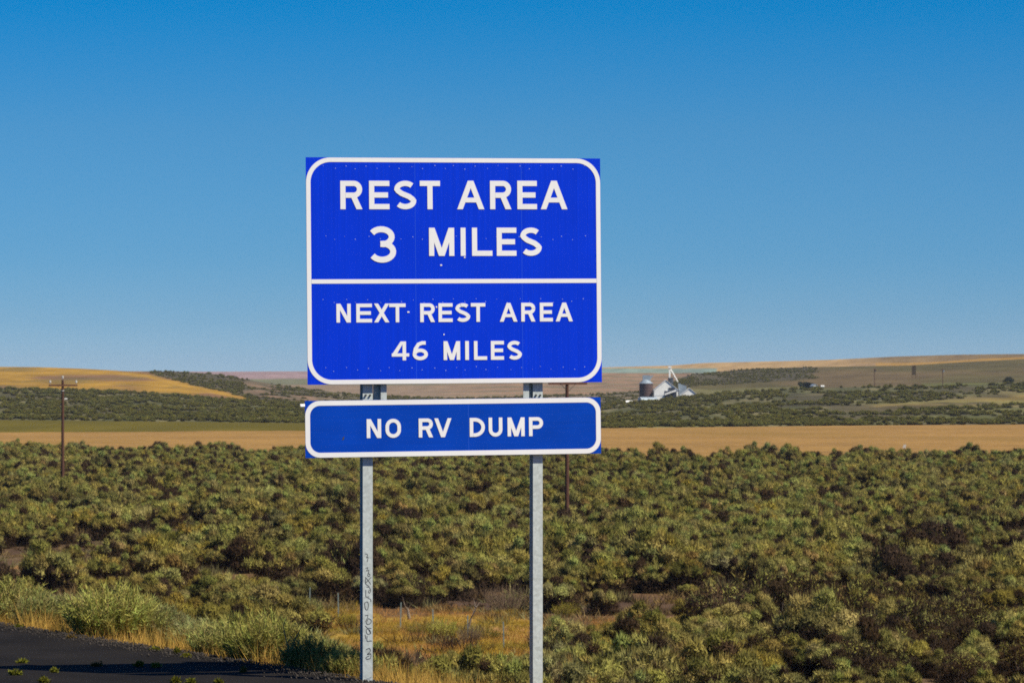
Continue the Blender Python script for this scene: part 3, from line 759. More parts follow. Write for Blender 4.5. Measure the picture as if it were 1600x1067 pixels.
def glyph(ch, w, t):
    h = t / 2
    if ch == 'I': return bar(0, 0, w, 1)
    if ch == 'E': return bar(0, 0, t, 1) + bar(t, 0, w, t) + bar(t, .5 - h, w * .93, .5 + h) + bar(t, 1 - t, w, 1)
    if ch == 'L': return bar(0, 0, t, 1) + bar(t, 0, w, t)
    if ch == 'T': return bar(0, 1 - t, w, 1) + bar(w / 2 - h, 0, w / 2 + h, 1 - t)
    if ch == 'A':
        k = t * 1.08; ap = w / 2
        return diag(0, k, ap - k / 2, ap + k / 2) + diag(w - k, w, ap - k / 2, ap + k / 2) + bar(w * .26, .24, w * .74, .24 + t * .9)
    if ch == 'V':
        k = t * 1.08; ap = w / 2
        return diag(ap - k / 2, ap + k / 2, 0, k) + diag(ap - k / 2, ap + k / 2, w - k, w)
    if ch == 'X':
        k = t * 1.15; return diag(0, k, w - k, w) + diag(w - k, w, 0, k)
    if ch == 'N':
        k = t * 1.15; return bar(0, 0, t, 1) + bar(w - t, 0, w, 1) + diag(w - k, w, 0, k)
    if ch == 'M':
        k = t * 1.1; return bar(0, 0, t, 1) + bar(w - t, 0, w, 1) + diag(w / 2 - k / 2, w / 2 + k / 2, 0, k) + diag(w / 2 - k / 2, w / 2 + k / 2, w - k, w)
    if ch in 'RP':
        y = .40 if ch == 'R' else .38; r = (1 - y) / 2 - h + .0; cy = (1 + y) / 2
        g = bar(0, 0, t, 1) + stroke_line([(t, 1 - h), (w - r - h, 1 - h)] + arc(w - r - h, cy, r, (1 - y) / 2 - h, 90, -90)[1:] + [(t, y + h)], t)
        if ch == 'R': g += diag(w - t * 1.12, w + t * .04, w * .45, w * .45 + t * 1.12, 0, y + h)
        return g
    if ch == 'D':
        r = w - h - t * .6; return bar(0, 0, t, 1) + stroke_line([(t, 1 - h), (w - h - r * .75, 1 - h)] + arc(w - h - r * .75, .5, r * .75, .5 - h, 90, -90, 18)[1:] + [(t, h)], t)
    if ch == 'U':
        r = w / 2 - h; return stroke_line([(h, 1), (h, r + h)] + arc(w / 2, r + h, r, r, 180, 360)[1:] + [(w - h, 1)], t)
    if ch == 'O':
        r = w / 2 - h; return stroke_line(arc(w / 2, 1 - r * 1.0 - h, r, r, 0, 180)[:] + arc(w / 2, r + h, r, r, 180, 360), t, True)
    if ch == 'S':
        r1 = .25 - h * .5; cx = w / 2; rx = w / 2 - h
        top = arc(cx, 1 - h - r1 * 1.0, rx, r1, 38, 180, 14); bot = arc(cx, h + r1, rx, r1, 0, -145, 14)
        mid = [(cx - rx * .86, .5 + r1 * .62 + .02), (cx - rx * .45, .5 + .055), (cx + rx * .45, .5 - .055), (cx + rx * .86, .5 - r1 * .62 - .02)]
        return stroke_line(top + mid + bot, t)
    if ch == '3':
        cx = w / 2; rx = w / 2 - h; r1 = (1 - t) / 4
        top = arc(cx - w * .03, 1 - h - r1, rx * .95, r1, 150, -75, 16); bot = arc(cx, h + r1 * 1.06, rx, r1 * 1.06, 80, -150, 18)
        return stroke_line(top + [(cx - w * .06, .5 + .015)], t) + stroke_line([(cx - w * .06, .5 + .015)] + bot, t)
    if ch == '4':
        return bar(w * .62, 0, w * .62 + t, 1) + bar(0, .20, w, .20 + t * .9) + diag(0, t * 1.3, w * .62 - t * .55, w * .62 + t * .5, .2 + t * .5, 1)
    if ch == '6':
        cx = w / 2; rx = w / 2 - h; ry = .31 - h
        return stroke_line(arc(cx, .31, rx, ry, 0, 360, 26)[:-1], t, True) + stroke_line([(w * .86, 1 - h * .9), (w * .62, 1 - h * .9), (w * .38, .84), (w * .16 + h * .2, .60), (h, .34)], t)
    return []
def legend(parent, pan, items, y_top, y_bot, slope, t, mat, label):
    """items: (char, left px, right px [, top, bottom]); heights given at the first letter, slope = rows per px"""
    k = 0; xr = items[0][1]
    for it in items:
        mb = MB()
        ch, xl, xr_ = it[:3]; yt, yb = (it[3], it[4]) if len(it) > 3 else (y_top, y_bot)
        dy = slope * (xl - xr)
        u0, w0 = pan.uv(xl, yb + dy); u1, w1 = pan.uv(xr_, yt + dy); hh = w1 - w0; ww = (u1 - u0) / hh
        tt = t * ((y_bot - y_top) / (yb - yt)) ** .5
        for q in glyph(ch, ww, tt):
            P = [(u0 + a * hh, w0 + c * hh) for a, c in q]
            A = sum(P[i][0] * P[(i + 1) % 4][1] - P[(i + 1) % 4][0] * P[i][1] for i in range(4))
            if A < 0: P = P[::-1]
            mb.poly_prism(P, -.004 - .0022 - .00005 * (k % 40), -.0035); k += 1
        mb.build('letter' if ch.isalpha() else 'numeral', mat, parent)

_sm = []
def seam_mat():
    if not _sm: _sm.append(flat_mat('seam_tape', (.03, .12, .62), .5, .05, 3))
    return _sm[0]
def make_panel(name, pan, label, blue, seams, rad, th, bt):
    back = MB().box(-pan.W / 2 + .004, pan.W / 2 - .004, .000, .006, -pan.H / 2 + .004, pan.H / 2 - .004).build('sign_panel', ALU, sign)
    back.location = pan.loc; back.rotation_euler = (0, -pan.roll, 0); tag(back, label)
    SEAM = seam_mat()
    xs_ = [-pan.W / 2] + [pan.uv(s_, (pan.q[0][1] + pan.q[3][1]) / 2)[0] for s_ in seams] + [pan.W / 2]
    for a, c in zip(xs_[:-1], xs_[1:]):
        MB().box(a + (.0014 if a > -pan.W / 2 else 0), c - (.0014 if c < pan.W / 2 else 0), -.0032, -.0002, -pan.H / 2, pan.H / 2).build('sheet', blue, back)
    for c in xs_[1:-1]:
        MB().box(c - .0013, c + .0013, -.0031, -.0003, -pan.H / 2, pan.H / 2).build('seam', SEAM, back)
    ring('border', pan.W / 2 - .002, pan.H / 2 - .002, rad, th, -.0058, -.0034, WHITE, back)
    return back
UP = Panel('upper', (478, 246), (938, 248), (940, 597), (480, 601), .0)
LO = Panel('lower', (476.6, 626.3), (938, 620.3), (939.4, 708.4), (476.8, 715.3), .0)
up = make_panel('upper', UP, 'large blue REST AREA panel with a white divider', BLUE, [647.5, 814], .255, .046, 0)
lo = make_panel('lower', LO, 'low wide blue NO RV DUMP panel', BLUE2, [730], .155, .050, 0)
u0, w0 = UP.uv(480, 440); MB().box(-UP.W / 2 + .05, UP.W / 2 - .05, -.0056, -.0033, w0 - .022, w0 + .022).build('divider', WHITE, up)
z1 = lambda s, d=460: [(c, d + a / 3.2, d + b_ / 3.2) for c, a, b_ in s]
legend(up, UP, z1([('R', 228, 335), ('E', 370, 470), ('S', 495, 603), ('T', 622, 722), ('A', 808, 943), ('R', 973, 1078), ('E', 1110, 1208), ('A', 1228, 1362)]), 282.8, 327.2, .0, .185, WHITE, 'white words REST AREA')
legend(up, UP, [('3', 460 + 365 / 3.2, 460 + 502 / 3.2, 230 + 396 / 3.2, 230 + 578 / 3.2)] + z1([('M', 667, 792), ('I', 825, 849), ('L', 882, 983), ('E', 1006, 1104), ('S', 1125, 1231)]), 356.3, 400.3, -.002, .185, WHITE, 'white words 3 MILES')
legend(up, UP, z1([('N', 207, 277), ('E', 305, 382), ('X', 393, 468), ('T', 468, 549), ('R', 622, 694), ('E', 713, 783), ('S', 798, 871), ('T', 875, 947), ('A', 1020, 1108), ('R', 1128, 1198), ('E', 1222, 1287), ('A', 1302, 1388)]), 474.6, 504, -.0053, .19, WHITE, 'white words NEXT REST AREA')
legend(up, UP, z1([('4', 480, 566), ('6', 584, 659), ('M', 738, 820), ('I', 846, 864), ('L', 890, 955), ('E', 975, 1040), ('S', 1058, 1130)]), 533.4, 563, -.0055, .19, WHITE, 'white words 46 MILES')
legend(lo, LO, z1([('N', 357, 428), ('O', 450, 526), ('R', 615, 685), ('V', 693, 778), ('D', 870, 945), ('U', 965, 1033), ('M', 1060, 1145), ('P', 1168, 1238)]), 654.4, 684.3, -.012, .19, WHITE, 'white words NO RV DUMP')
def dots(name, parent, pan, pts_, r_, mat):
    mb = MB()
    for x, y in pts_:
        a, c = pan.uv(x, y); rr_ = r_ * random.uniform(.7, 1.25)
        mb.poly_prism([(a + rr_ * math.cos(R(60 * i)), c + rr_ * math.sin(R(60 * i))) for i in range(6)], -.0052, -.0034)
    o = mb.build(name, mat, parent); o['kind'] = 'stuff'; return o
RIV = flat_mat('rivet_head', (.32, .42, .72), .5, .1, 3)
rows = []
for y, sl in ((262, -.001), (371.5, .0), (470.5, -.003), (577, -.006)):
    for k in range(25): rows.append((506 + k * 16.9 + random.uniform(-3, 3), y + sl * k * 17 + (2.2 if k % 2 else -2) + random.uniform(-1, 1)))
dots('rivets', up, UP, rows, .0042, RIV)
chips = [(460 + 727 / 3.2, 230 + 590 / 3.2), (460 + 845 / 3.2, 230 + 551 / 3.2), (460 + 563 / 3.2, 460 + 88 / 3.2), (460 + 740 / 3.2, 460 + 200 / 3.2), (460 + 703 / 3.2, 460 + 63 / 3.2)]
for i, (x, y) in enumerate(chips):
    a, c = UP.uv(x, y); w_ = (.012, .010, .014, .007, .009)[i]
    MB().poly_prism([(a - w_, c - .004), (a - w_ * .3, c - .009), (a + w_, c - .005), (a + w_ * .6, c + .007), (a - w_ * .5, c + .008)], -.0066, -.0034).build('paint_chip', WHITE, up)
a, c = LO.uv(460 + 240 / 3.2, 460 + 718 / 3.2)
MB().poly_prism([(a - .012, c - .02), (a + .008, c - .016), (a + .015, c + .02), (a, c + .012)], -.0046, -.0034).build('bullet_mark', STEELD, lo)

# posts: wide-flange beams behind the panels
def ibeam(w, d, t, z0, z1):
    mb = MB(); ax = lambda a, b_, c: (a, b_, c)
    h = w / 2; q = t / 2
    pts_ = [(-h, 0), (h, 0), (h, t), (q, t), (q, d - t), (h, d - t), (h, d), (-h, d), (-h, d - t), (-q, d - t), (-q, t), (-h, t)]
    n_ = len(pts_); V = [(a, b_, c) for c in (z0, z1) for a, b_ in pts_]
    P = [(i, (i + 1) % n_, n_ + (i + 1) % n_, n_ + i) for i in range(n_)]
    P += [(0, 1, 2, 11), (3, 4, 9, 10), (5, 6, 7, 8), (12, 13, 14, 23), (15, 16, 21, 22), (17, 18, 19, 20), (2, 3, 10, 11), (14, 15, 22, 23), (4, 5, 8, 9), (16, 17, 20, 21)]
    mb.V = V; mb.P = P; return mb
PO = .050                                           # gap between panel face and post face (angle rails in it)
for pxc, sgn in ((574.6, 1), (840.4, -1)):
    u, _ = face_xy(pxc, 900, -PO)
    top_z = face_xy(pxc, 262, 0)[1]
    p = ibeam(.104, .155, .008, -1.1, top_z).build('post', GALV, sign); p.location = (u, PO, 0)
    tag(p, 'galvanised post with a black scribble down its face' if sgn > 0 else 'plain galvanised post without a scribble')
    # bolted rails between post and panels, clamp bolts in the gap
    for zrow in (608.5,):
        for dx in (-.022, .024):
            zz = face_xy(pxc, 617.5, -PO)[1]
            bl = MB(); bl.tube([(dx, -.018, zz), (dx, 0, zz)], [.011, .011], 6); bl.build('bolt', STEELD, p)
    # splice channel on the inner side tying the two panels together
    ub, _ = face_xy(599.5 if sgn > 0 else 822, 612, -PO); z0_ = face_xy(pxc, 660, 0)[1]; z1_ = face_xy(pxc, 560, 0)[1]
    ch = MB()
    ch.box(-.031, .031, 0, .005, z0_, z1_)
    s_ = -sgn
    ch.box(s_ * .031 if s_ < 0 else .026, s_ * .026 if s_ < 0 else .031, .005, .06, z0_, z1_)
    x_a, x_b = (-.100, -.031) if sgn > 0 else (.031, .066)
    ch.box(x_a, x_b, .060, .065, z0_, z1_)
    o = ch.build('splice_channel', GALV, sign); o.location = (ub, .045, 0)
# horizontal angle rails behind the panels
for (pan_, ys_) in ((UP, (285, 372, 470, 575)), (LO, (640, 697))):
    for y in ys_:
        z = face_xy(708, y, 0)[1]
        MB().box(-pan_.W / 2 + .12, pan_.W / 2 - .12, .0065, .044, z - .02, z + .02).build('rail', ALU, sign)

# scribble down the left post
INK = flat_mat('black_marker', (.035, .035, .04), .8, .1, 4)
gz = [[(105, 50), (128, 55), (112, 85), (130, 72), (120, 115)], [(108, 165), (130, 155), (112, 190), (138, 175), (128, 205)],
      [(130, 205), (145, 215), (138, 232), (122, 222), (130, 205)], [(105, 235), (120, 250), (150, 292)], [(152, 235), (130, 258), (105, 285)],
      [(108, 245), (106, 290), (138, 308)], [(115, 312), (140, 315), (150, 340), (140, 365), (128, 350), (142, 335)], [(110, 335), (108, 395), (135, 390)],
      [(125, 400), (150, 410), (150, 430)], [(100, 440), (104, 485), (122, 500), (132, 462), (125, 425), (100, 440)], [(105, 540), (130, 532), (118, 570), (105, 590)],
      [(130, 560), (155, 575), (150, 600), (125, 612), (110, 598), (132, 560)], [(105, 620), (130, 645), (150, 682)], [(155, 640), (128, 640), (110, 655), (122, 690), (152, 680), (140, 650)],
      [(104, 690), (110, 722)], [(120, 700), (118, 748), (152, 738), (158, 742)], [(112, 808), (140, 795), (150, 820), (115, 850), (150, 842)], [(122, 845), (152, 838), (150, 880), (115, 886), (108, 872), (140, 856)]]
mb = MB()
for k, st in enumerate(gz):
    P = [face_xy(550 + a / 5.08, 855 + c / 5.08, -PO) for a, c in st]
    sm = []
    for i in range(len(P) - 1):
        for q in range(4):
            t_ = q / 4; sm.append((P[i][0] + (P[i + 1][0] - P[i][0]) * t_, P[i][1] + (P[i + 1][1] - P[i][1]) * t_))
    sm.append(P[-1])
    for _ in range(2): sm = [sm[0]] + [((sm[i - 1][0] + 2 * sm[i][0] + sm[i + 1][0]) / 4, (sm[i - 1][1] + 2 * sm[i][1] + sm[i + 1][1]) / 4) for i in range(1, len(sm) - 1)] + [sm[-1]]
    for q in stroke_line(sm, .0056): mb.poly_prism(q, -.0012 - .00006 * k, -.0003)
sc_ = mb.build('scribble', INK, sign); sc_['kind'] = 'stuff'; sc_.location = (0, PO, 0)
lp = [o for o in sign.children if o.name.startswith('post')][0]
sc_.parent = lp; sc_.location = (-lp.location.x, 0, 0)

# ------------------------------------------------------------------ utility poles
WOOD = flat_mat('creosoted_wood', (.085, .036, .020), .85, .3, 4, stretch=(4, 4, .4))
CERAM = flat_mat('white_insulator', (.50, .48, .42), .3, .05, 3)
IRON = flat_mat('dull_iron', (.05, .045, .04), .6, .2, 6, .4)
def plain_z(x, y): return float(ground_z(np.array([x]), np.array([y]))[0])
PD = math.atan2(-101, 55)                             # direction of the pole line
def utility_pole(px, s_, ytop, arm, label, yarm, armlen):
    D_ = F / s_; x = (px - 800) / s_; z0 = plain_z(x, D_); H = CAMZ - (ytop - HZ) / s_ - z0; za = CAMZ - (yarm - HZ) / s_ - z0
    rt = empty('utility_pole', (x, D_, z0), PD + R(90), label, 'utility pole', 'utility poles of one line across the sagebrush')
    MB().tube([(0, 0, -.6), (0, 0, H * .5), (0, 0, H)], [.19, .165, .135], 12).build('pole', WOOD, rt, smooth=False)
    ar = MB(); ar.box(-armlen / 2, armlen / 2, -.19, -.075, za - .1, za + .1)
    a_ = ar.build('crossarm', WOOD, rt)
    for sx in (-1, 1):
        MB().tube([(sx * .75, -.21, za - .02), (sx * .10, -.17, za - .62)], [.022, .022], 6).build('brace', IRON, rt)
    for sx in (-armlen / 2 + .14, armlen / 2 - .14, None):
        if sx is None: bx_, by_, bz_ = 0, 0, H
        else: bx_, by_, bz_ = sx, -.13, za + .1
        ins = MB(); ins.tube([(bx_, by_, bz_ - .02), (bx_, by_, bz_ + .18)], [.02, .02], 6)
        ins.tube([(bx_, by_, bz_ + .16), (bx_, by_, bz_ + .22), (bx_, by_, bz_ + .30), (bx_, by_, bz_ + .40), (bx_, by_, bz_ + .46)], [.06, .13, .10, .12, .05], 10)
        ins.build('insulator', CERAM, rt)
    return rt, z0, za, H
p1, z0, za, H1 = utility_pole(98, 14, 593.5, 1, 'brown wooden utility pole standing in the sagebrush at the left', 602, 3.4)
zz = CAMZ - (623 - HZ) / 14 - z0
tg = MB(); tg.box(.17, .52, -.10, -.08, zz - .07, zz + .09); tg.build('tag_plate', CERAM, p1)
bd = MB(); bd.tube([(0, 0, CAMZ - (610.5 - HZ) / 14 - z0 - .05), (0, 0, CAMZ - (610.5 - HZ) / 14 - z0 + .05)], [.175, .175], 12); bd.build('band', CERAM, p1)
utility_pole(886, 18.5, 594, 1, 'brown wooden utility pole seen behind the right end of the blue sign', 599, 3.7)

# ------------------------------------------------------------------ wire fence
TPOST = flat_mat('tpost_steel', (.17, .21, .19), .6, .2, 5)
A0 = on_plain(529, 961); A1 = on_plain(973, 1033)
fpts = [(A0[0] + (A1[0] - A0[0]) * k / 8, A0[1] + (A1[1] - A0[1]) * k / 8) for k in range(-3, 10)]
fence = empty('wire_fence', (fpts[3][0], fpts[3][1], plain_z(*fpts[3])), 0, 'low wire fence on thin grey-green steel posts along the dry grass below the sign', 'fence')
FZ = fence.location
for k, (x, y) in enumerate(fpts):
    z = plain_z(x, y) - FZ.z; q = MB(); lx, ly = x - FZ.x, y - FZ.y; tl = random.uniform(-.03, .03)
    h_ = 1.32 + random.uniform(-.06, .08)
    q.poly_prism([(-.032, 0), (.032, 0), (.032, .012), (.008, .012), (.008, .05), (-.008, .05), (-.008, .012), (-.032, .012)], -.4, h_, lambda a, b_, c: (lx + a + tl * c, ly + b_, z + c))
    q.build('fence_post', TPOST, fence)
for hw_ in (.35, .65, .95, 1.2):
    q = MB(); P = [(x - FZ.x, y - FZ.y, plain_z(x, y) - FZ.z + hw_) for x, y in fpts]
    q.tube(P, [.0035] * len(P), 4); q.build('wire', IRON, fence)

# small white-topped marker at the edge of the tan field
sM = 9.2; xM, DM = (1413 - 800) / sM, F / sM; zM = plain_z(xM, DM)
mk = empty('marker_post', (xM, DM, zM), 0, 'thin marker post with a white top at the near edge of the tan field', 'marker post')
ht = CAMZ - (694 - HZ) / sM - zM
MB().tube([(0, 0, -.3), (0, 0, ht - .6)], [.07, .07], 8).build('stake', WOOD, mk)
MB().poly_prism([(-.28, ht - .62), (.22, ht - .66), (.34, ht), (-.14, ht - .08)], -.04, .0).build('plate', CERAM, mk)

# ------------------------------------------------------------------ far buildings and poles
def at(px, py, Dd): return Vector(((px - 800) / F * Dd, Dd, CAMZ - (py - HZ) * Dd / F))
WPAINT = flat_mat('white_painted_metal', (.84, .82, .74), .6, .08, .6)
GROOF = flat_mat('grey_blue_metal', (.27, .32, .35), .5, .15, .5, .2)
RUST = flat_mat('rusty_bin_steel', (.085, .052, .045), .7, .3, .5, .2, stretch=(1, 1, 3))
DARKIN = flat_mat('dark_boards_bay_shade', (.030, .038, .050), .8, .2, .6)  # doors, and the painted shade of the open bay
DE = 1900.0; ks = F / DE                                  # px per metre there
def gpos(px): 
    """foot of a far building on the slope's crest"""
    yb = np.interp(px, [940, 980, 1060, 1150, 1250, 1400], [634, 631.5, 623.5, 616, 610, 607]); return at(px, yb, DE), yb
def house(name, label, cat, px0, px1, yeave, yridge, depth, wall, roof, rz=0, openings=(), ridge_along=True, group=None):
    c, yb = gpos((px0 + px1) / 2); w = (px1 - px0) / ks / max(math.cos(rz), .3); h = (yb - yeave) / ks; hr = (yb - yridge) / ks
    rt = empty(name, c, rz, label, cat, group); hw, hd = w / 2, depth / 2
    m = MB()
    if ridge_along:   # gable ends left and right
        m.poly_prism([(-hd, -1.5), (hd, -1.5), (hd, h), (0, hr), (-hd, h)], -hw, hw, lambda a, b_, c_: (c_, a, b_))
    else:             # gable end faces the road
        m.poly_prism([(-hw, -1.5), (hw, -1.5), (hw, h), (0, hr), (-hw, h)], -hd, hd, lambda a, b_, c_: (a, c_, b_))
    m.build('wall', wall, rt)
    r_ = MB(); t = .18; o = .35
    for s_ in (-1, 1):
        if ridge_along:
            sl = (hr - h) / hd; y1 = s_ * (hd + o); z1_ = h - sl * o
            r_.poly_prism([(0, hr + .02), (y1, z1_ + .02), (y1, z1_ + t), (0, hr + t)], -hw - o, hw + o, lambda a, b_, c_: (c_, a, b_))
        else:
            sl = (hr - h) / hw; x1 = s_ * (hw + o); z1_ = h - sl * o
            r_.poly_prism([(0, hr + .02), (x1, z1_ + .02), (x1, z1_ + t), (0, hr + t)], -hd - o, hd + o, lambda a, b_, c_: (a, c_, b_))
    r_.build('roof', roof, rt)
    for (a0, a1, b0, b1, mat_, nm) in openings:   # fractions of the front
        MB().box(-hw + a0 * w, -hw + a1 * w, -hd - .06, -hd + .02, b0 * h, b1 * h).build(nm, mat_, rt)
    return rt, w, h, hr
# round bin with a conical hopper head
c, yb = gpos(1009.5)
bn = empty('grain_bin', c, 0, 'dark rusty round grain bin under a grey steel head, left of the white elevator', 'grain bin')
rb = 10.6 / ks; hb = (yb - 599) / ks
MB().tube([(0, 0, -1), (0, 0, hb)], [rb, rb], 24).build('bin_wall', RUST, bn)
for k in range(7):
    z = hb * (k + .6) / 7.2; MB().tube([(0, 0, z - .07), (0, 0, z + .07)], [rb + .06, rb + .06], 24).build('band', RUST, bn)
MB().tube([(0, 0, hb), (0, 0, hb + 4 / ks), (0, 0, hb + 6.5 / ks)], [rb + .15, rb * .62, rb * .3], 24).build('cone_roof', GROOF, bn)
hx = MB(); hx.box(-5.5 / ks, 6 / ks, -1.2, 1.4, hb + 2.5 / ks, hb + 13 / ks); hx.poly_prism([(5.9 / ks, hb + 5 / ks), (12 / ks, hb + 13.5 / ks), (5.9 / ks, hb + 11 / ks)], -.8, .8)
hx.build('head_house', GROOF, bn)
ht, w, h, hr = house('elevator_building', 'chunky white grain elevator building with a dark open bay and a grey lean-to', 'grain elevator', 1021.5, 1059, 609, 594, 11, WPAINT, WPAINT, 0,
      [(.02, .40, .44, .47, GROOF, 'belt_course'), (.42, .93, -.1, .90, DARKIN, 'bay_shade')], False)  # bay is a flat dark slab painting the shade inside the opening
m = MB(); m.poly_prism([(-w * .06, h * .50), (w * .40, h * .86), (w * .40, h * 1.02), (-w * .06, h * .66)], -6.6, -5.7); m.build('conveyor', WPAINT, ht)
m = MB(); m.box(w * .10, w * .36, -5.75, -5.4, h * .94, h * 1.22); m.build('loft_door', DARKIN, ht)
m = MB(); m.tube([(w * .20, -1.2, hr * .80), (w * .20, -1.2, hr + 1.2)], [4.2 / ks, 4.2 / ks], 14); m.build('dust_collector', DARKIN, ht)
m = MB(); m.poly_prism([(w / 2 + .4, -1.5), (w / 2 + 14 / ks, -1.5), (w / 2 + 13 / ks, h * 1.35), (w / 2 + .4, h * 1.62)], -4.5, 4.2); m.build('lean_to', GROOF, ht)
m = MB(); m.box(w * .13, w * .20, -.8, .6, hr * .9, (yb - 578) / ks); m.box(w * .10, w * .23, -1.1, .9, (yb - 578) / ks, (yb - 575.5) / ks)
m.tube([(w * .20, -.3, (yb - 580) / ks), (w * .5, -.3, hr * .92)], [.3, .3], 6); m.build('elevator_leg', WPAINT, ht)
# quonset hut, low white hut, white stone
c, yb = gpos(1011)
qh = empty('quonset_hut', c + Vector((0, -12, 0)), R(22), 'small arched grey hut with a white end in front of the dark bin', 'hut')
rq = 8.5 / ks; arcp = [(rq * math.cos(R(a)), rq * math.sin(R(a))) for a in range(0, 181, 15)]
MB().poly_prism([(-rq, -1.5)] + arcp[::-1] + [(rq, -1.5)], -4.3, 4.3, lambda a, b_, c_: (c_, a, b_)).build('shell', GROOF, qh)
MB().poly_prism([(-rq * .97, -1.4)] + [(a * .97, b_ * .97) for a, b_ in arcp[::-1]] + [(rq * .97, -1.4)], -4.42, -4.302, lambda a, b_, c_: (c_, a, b_)).build('end_wall', WPAINT, qh)
MB().box(-3.2, 3.6, -rq * 1.01, -rq * .55, -.3, 1.3).build('door', DARKIN, qh)
house('low_shed', 'low pale shed with a broad white roof at the right of the grain elevator', 'shed', 1060, 1089, 618, 606.5, 8, WPAINT, WPAINT, 0, (), False)[0].location.y -= 14
house('pale_trailer', 'tiny pale trailer left of the dark grain bin', 'trailer', 979, 987, 628, 626, 3, WPAINT, WPAINT, 0, ())
# farmstead far right: tree, gabled house, white tank
CROWN = LEAF
def far_tree(px, py, Dd, h, w, label, seed, dark=.45):
    b0 = at(px, py, Dd); rt = empty('tree', b0, 0, label, 'tree'); r = np.random.default_rng(seed)
    MB().tube([(0, 0, -.5), (.1, 0, h * .35), (0, .1, h * .6)], [.3, .22, .1], 7).build('trunk', BARK, rt)
    Vs, Ps, Cs = [], [], []; k = 0
    for i in range(14):
        c = np.array([r.normal() * w * .25, r.normal() * w * .25, h * r.uniform(.3, .85)]); q = w * r.uniform(.16, .3)
        d = unit(r.normal(size=(90, 3))); V, T = blades(c + d * q * r.uniform(.5, 1, (90, 1)), unit(d + r.normal(size=(90, 3)) * .6), r.uniform(.5, 1.1, 90), r.uniform(.3, .5, 90), r)
        Vs.append(V); Ps.append(T + k); k += len(V); Cs.append(np.tile(np.array([.045, .055, .03]) * r.uniform(.7, 1.2), (len(V), 1)))
    link('crown', mesh_np('crown', np.vstack(Vs), np.vstack(Ps), [LEAF], attrs={'col': np.vstack(Cs)}), rt)
DF = 1980.0
far_tree(1258, 610.5, DF, 4.6, 4.4, 'dark tree at the left of the tiny white house on the right', 1)
far_tree(1264.5, 610, DF, 3.9, 3.6, 'dark tree leaning on the tiny white house on the right', 2)
far_tree(1237, 613, DF - 20, 1.7, 2.2, 'small round dark bush-like tree alone left of the far white house', 3)
far_tree(1576, 600, DF, 3.0, 5.0, 'low dark tree at the right edge below the far slope', 4)
def small_house(px, py, w, h, hr, dep, Dd, label, name='house', cat='house', rz=.5, wall=None):
    rt = empty(name, at(px, py, Dd), rz, label, cat)
    MB().poly_prism([(-w / 2, -2), (w / 2, -2), (w / 2, h), (0, hr), (-w / 2, h)], -dep / 2, dep / 2, lambda a, b_, c_: (a, c_, b_)).build('wall', wall or WPAINT, rt)
    r_ = MB()
    for s_ in (-1, 1):
        r_.poly_prism([(0, hr + .02), (s_ * (w / 2 + .3), h - .1), (s_ * (w / 2 + .3), h + .1), (0, hr + .2)], -dep / 2 - .3, dep / 2 + .3, lambda a, b_, c_: (a, c_, b_))
    r_.build('roof', GROOF, rt)
    MB().box(-.5, .5, -dep / 2 - .05, -dep / 2 + .02, 0, min(h, 2) * .95).build('door', DARKIN, rt)
    return rt
small_house(1271.5, 607, 2.2, 1.2, 2.1, 3, DF - 6, 'tiny white gabled house beside the dark trees on the right')
tk = empty('water_tank', at(1285, 605, DF), 0, 'white rounded tank right of the tiny house', 'tank')
MB().tube([(-1, 0, .5), (-.8, 0, .5), (.8, 0, .5), (1, 0, .5)], [.3, .5, .5, .3], 12).build('shell', WPAINT, tk)
mbx = MB(); mbx.box(-.7, -.5, -.3, .3, -.8, .1); mbx.box(.5, .7, -.3, .3, -.8, .1); mbx.build('stand', IRON, tk)
# white sheds left of the sign
DL = 1640.0; kl = F / DL
def lshed(px0, px1, yb_, yt, label, roofm):
    c = at((px0 + px1) / 2, yb_, DL); w = (px1 - px0) / kl; h = (yb_ - yt) / kl
    rt = empty('shed', c, .12, label, 'shed')
    MB().poly_prism([(-2, -2.5), (2, -2.5), (2, h * .55), (0, h * .98), (-2, h * .55)], -w / 2, w / 2, lambda a, b_, c_: (c_, a, b_)).build('wall', WPAINT, rt)
    r_ = MB()
    for s_ in (-1, 1): r_.poly_prism([(0, h * .98 + .02), (s_ * 2.3, h * .5), (s_ * 2.3, h * .5 + .15), (0, h + .12)], -w / 2 - .2, w / 2 + .2, lambda a, b_, c_: (c_, a, b_))
    r_.build('roof', roofm, rt); MB().box(-.6, .6, -2.05, -1.98, 0, h * .45).build('door', DARKIN, rt)
CREAM = flat_mat('cream_metal', (.70, .68, .50), .6, .1, .6)
lshed(451.5, 462, 648.5, 642.5, 'low cream shed at the left of a pair beside the blue sign', CREAM)
lshed(461.5, 472, 646, 640.5, 'low cream shed at the right of a pair beside the blue sign', CREAM)
lshed(470, 479, 638.5, 631.5, 'small white gabled shed just peeping out beside the blue sign', WPAINT)
lshed(404, 411, 643, 639.8, 'tiny grey-white hut alone among the bushes on the left slope', GROOF)
ip = empty('irrigation_line', at(356, 646.5, 1560), -.04, 'long thin pale blue irrigation line low across the left slope', 'irrigation line')
MB().tube([(-9, 0, 1.4), (9, 0, 1.2)], [.16, .16], 8).build('pipe', GROOF, ip)
for k in range(4):
    x = -7.5 + 5 * k; q = MB(); q.tube([(x - .9, 0, -.8), (x, 0, 1.35), (x + .9, 0, -.8)], [.06, .06, .06], 5); q.build('support', GROOF, ip)
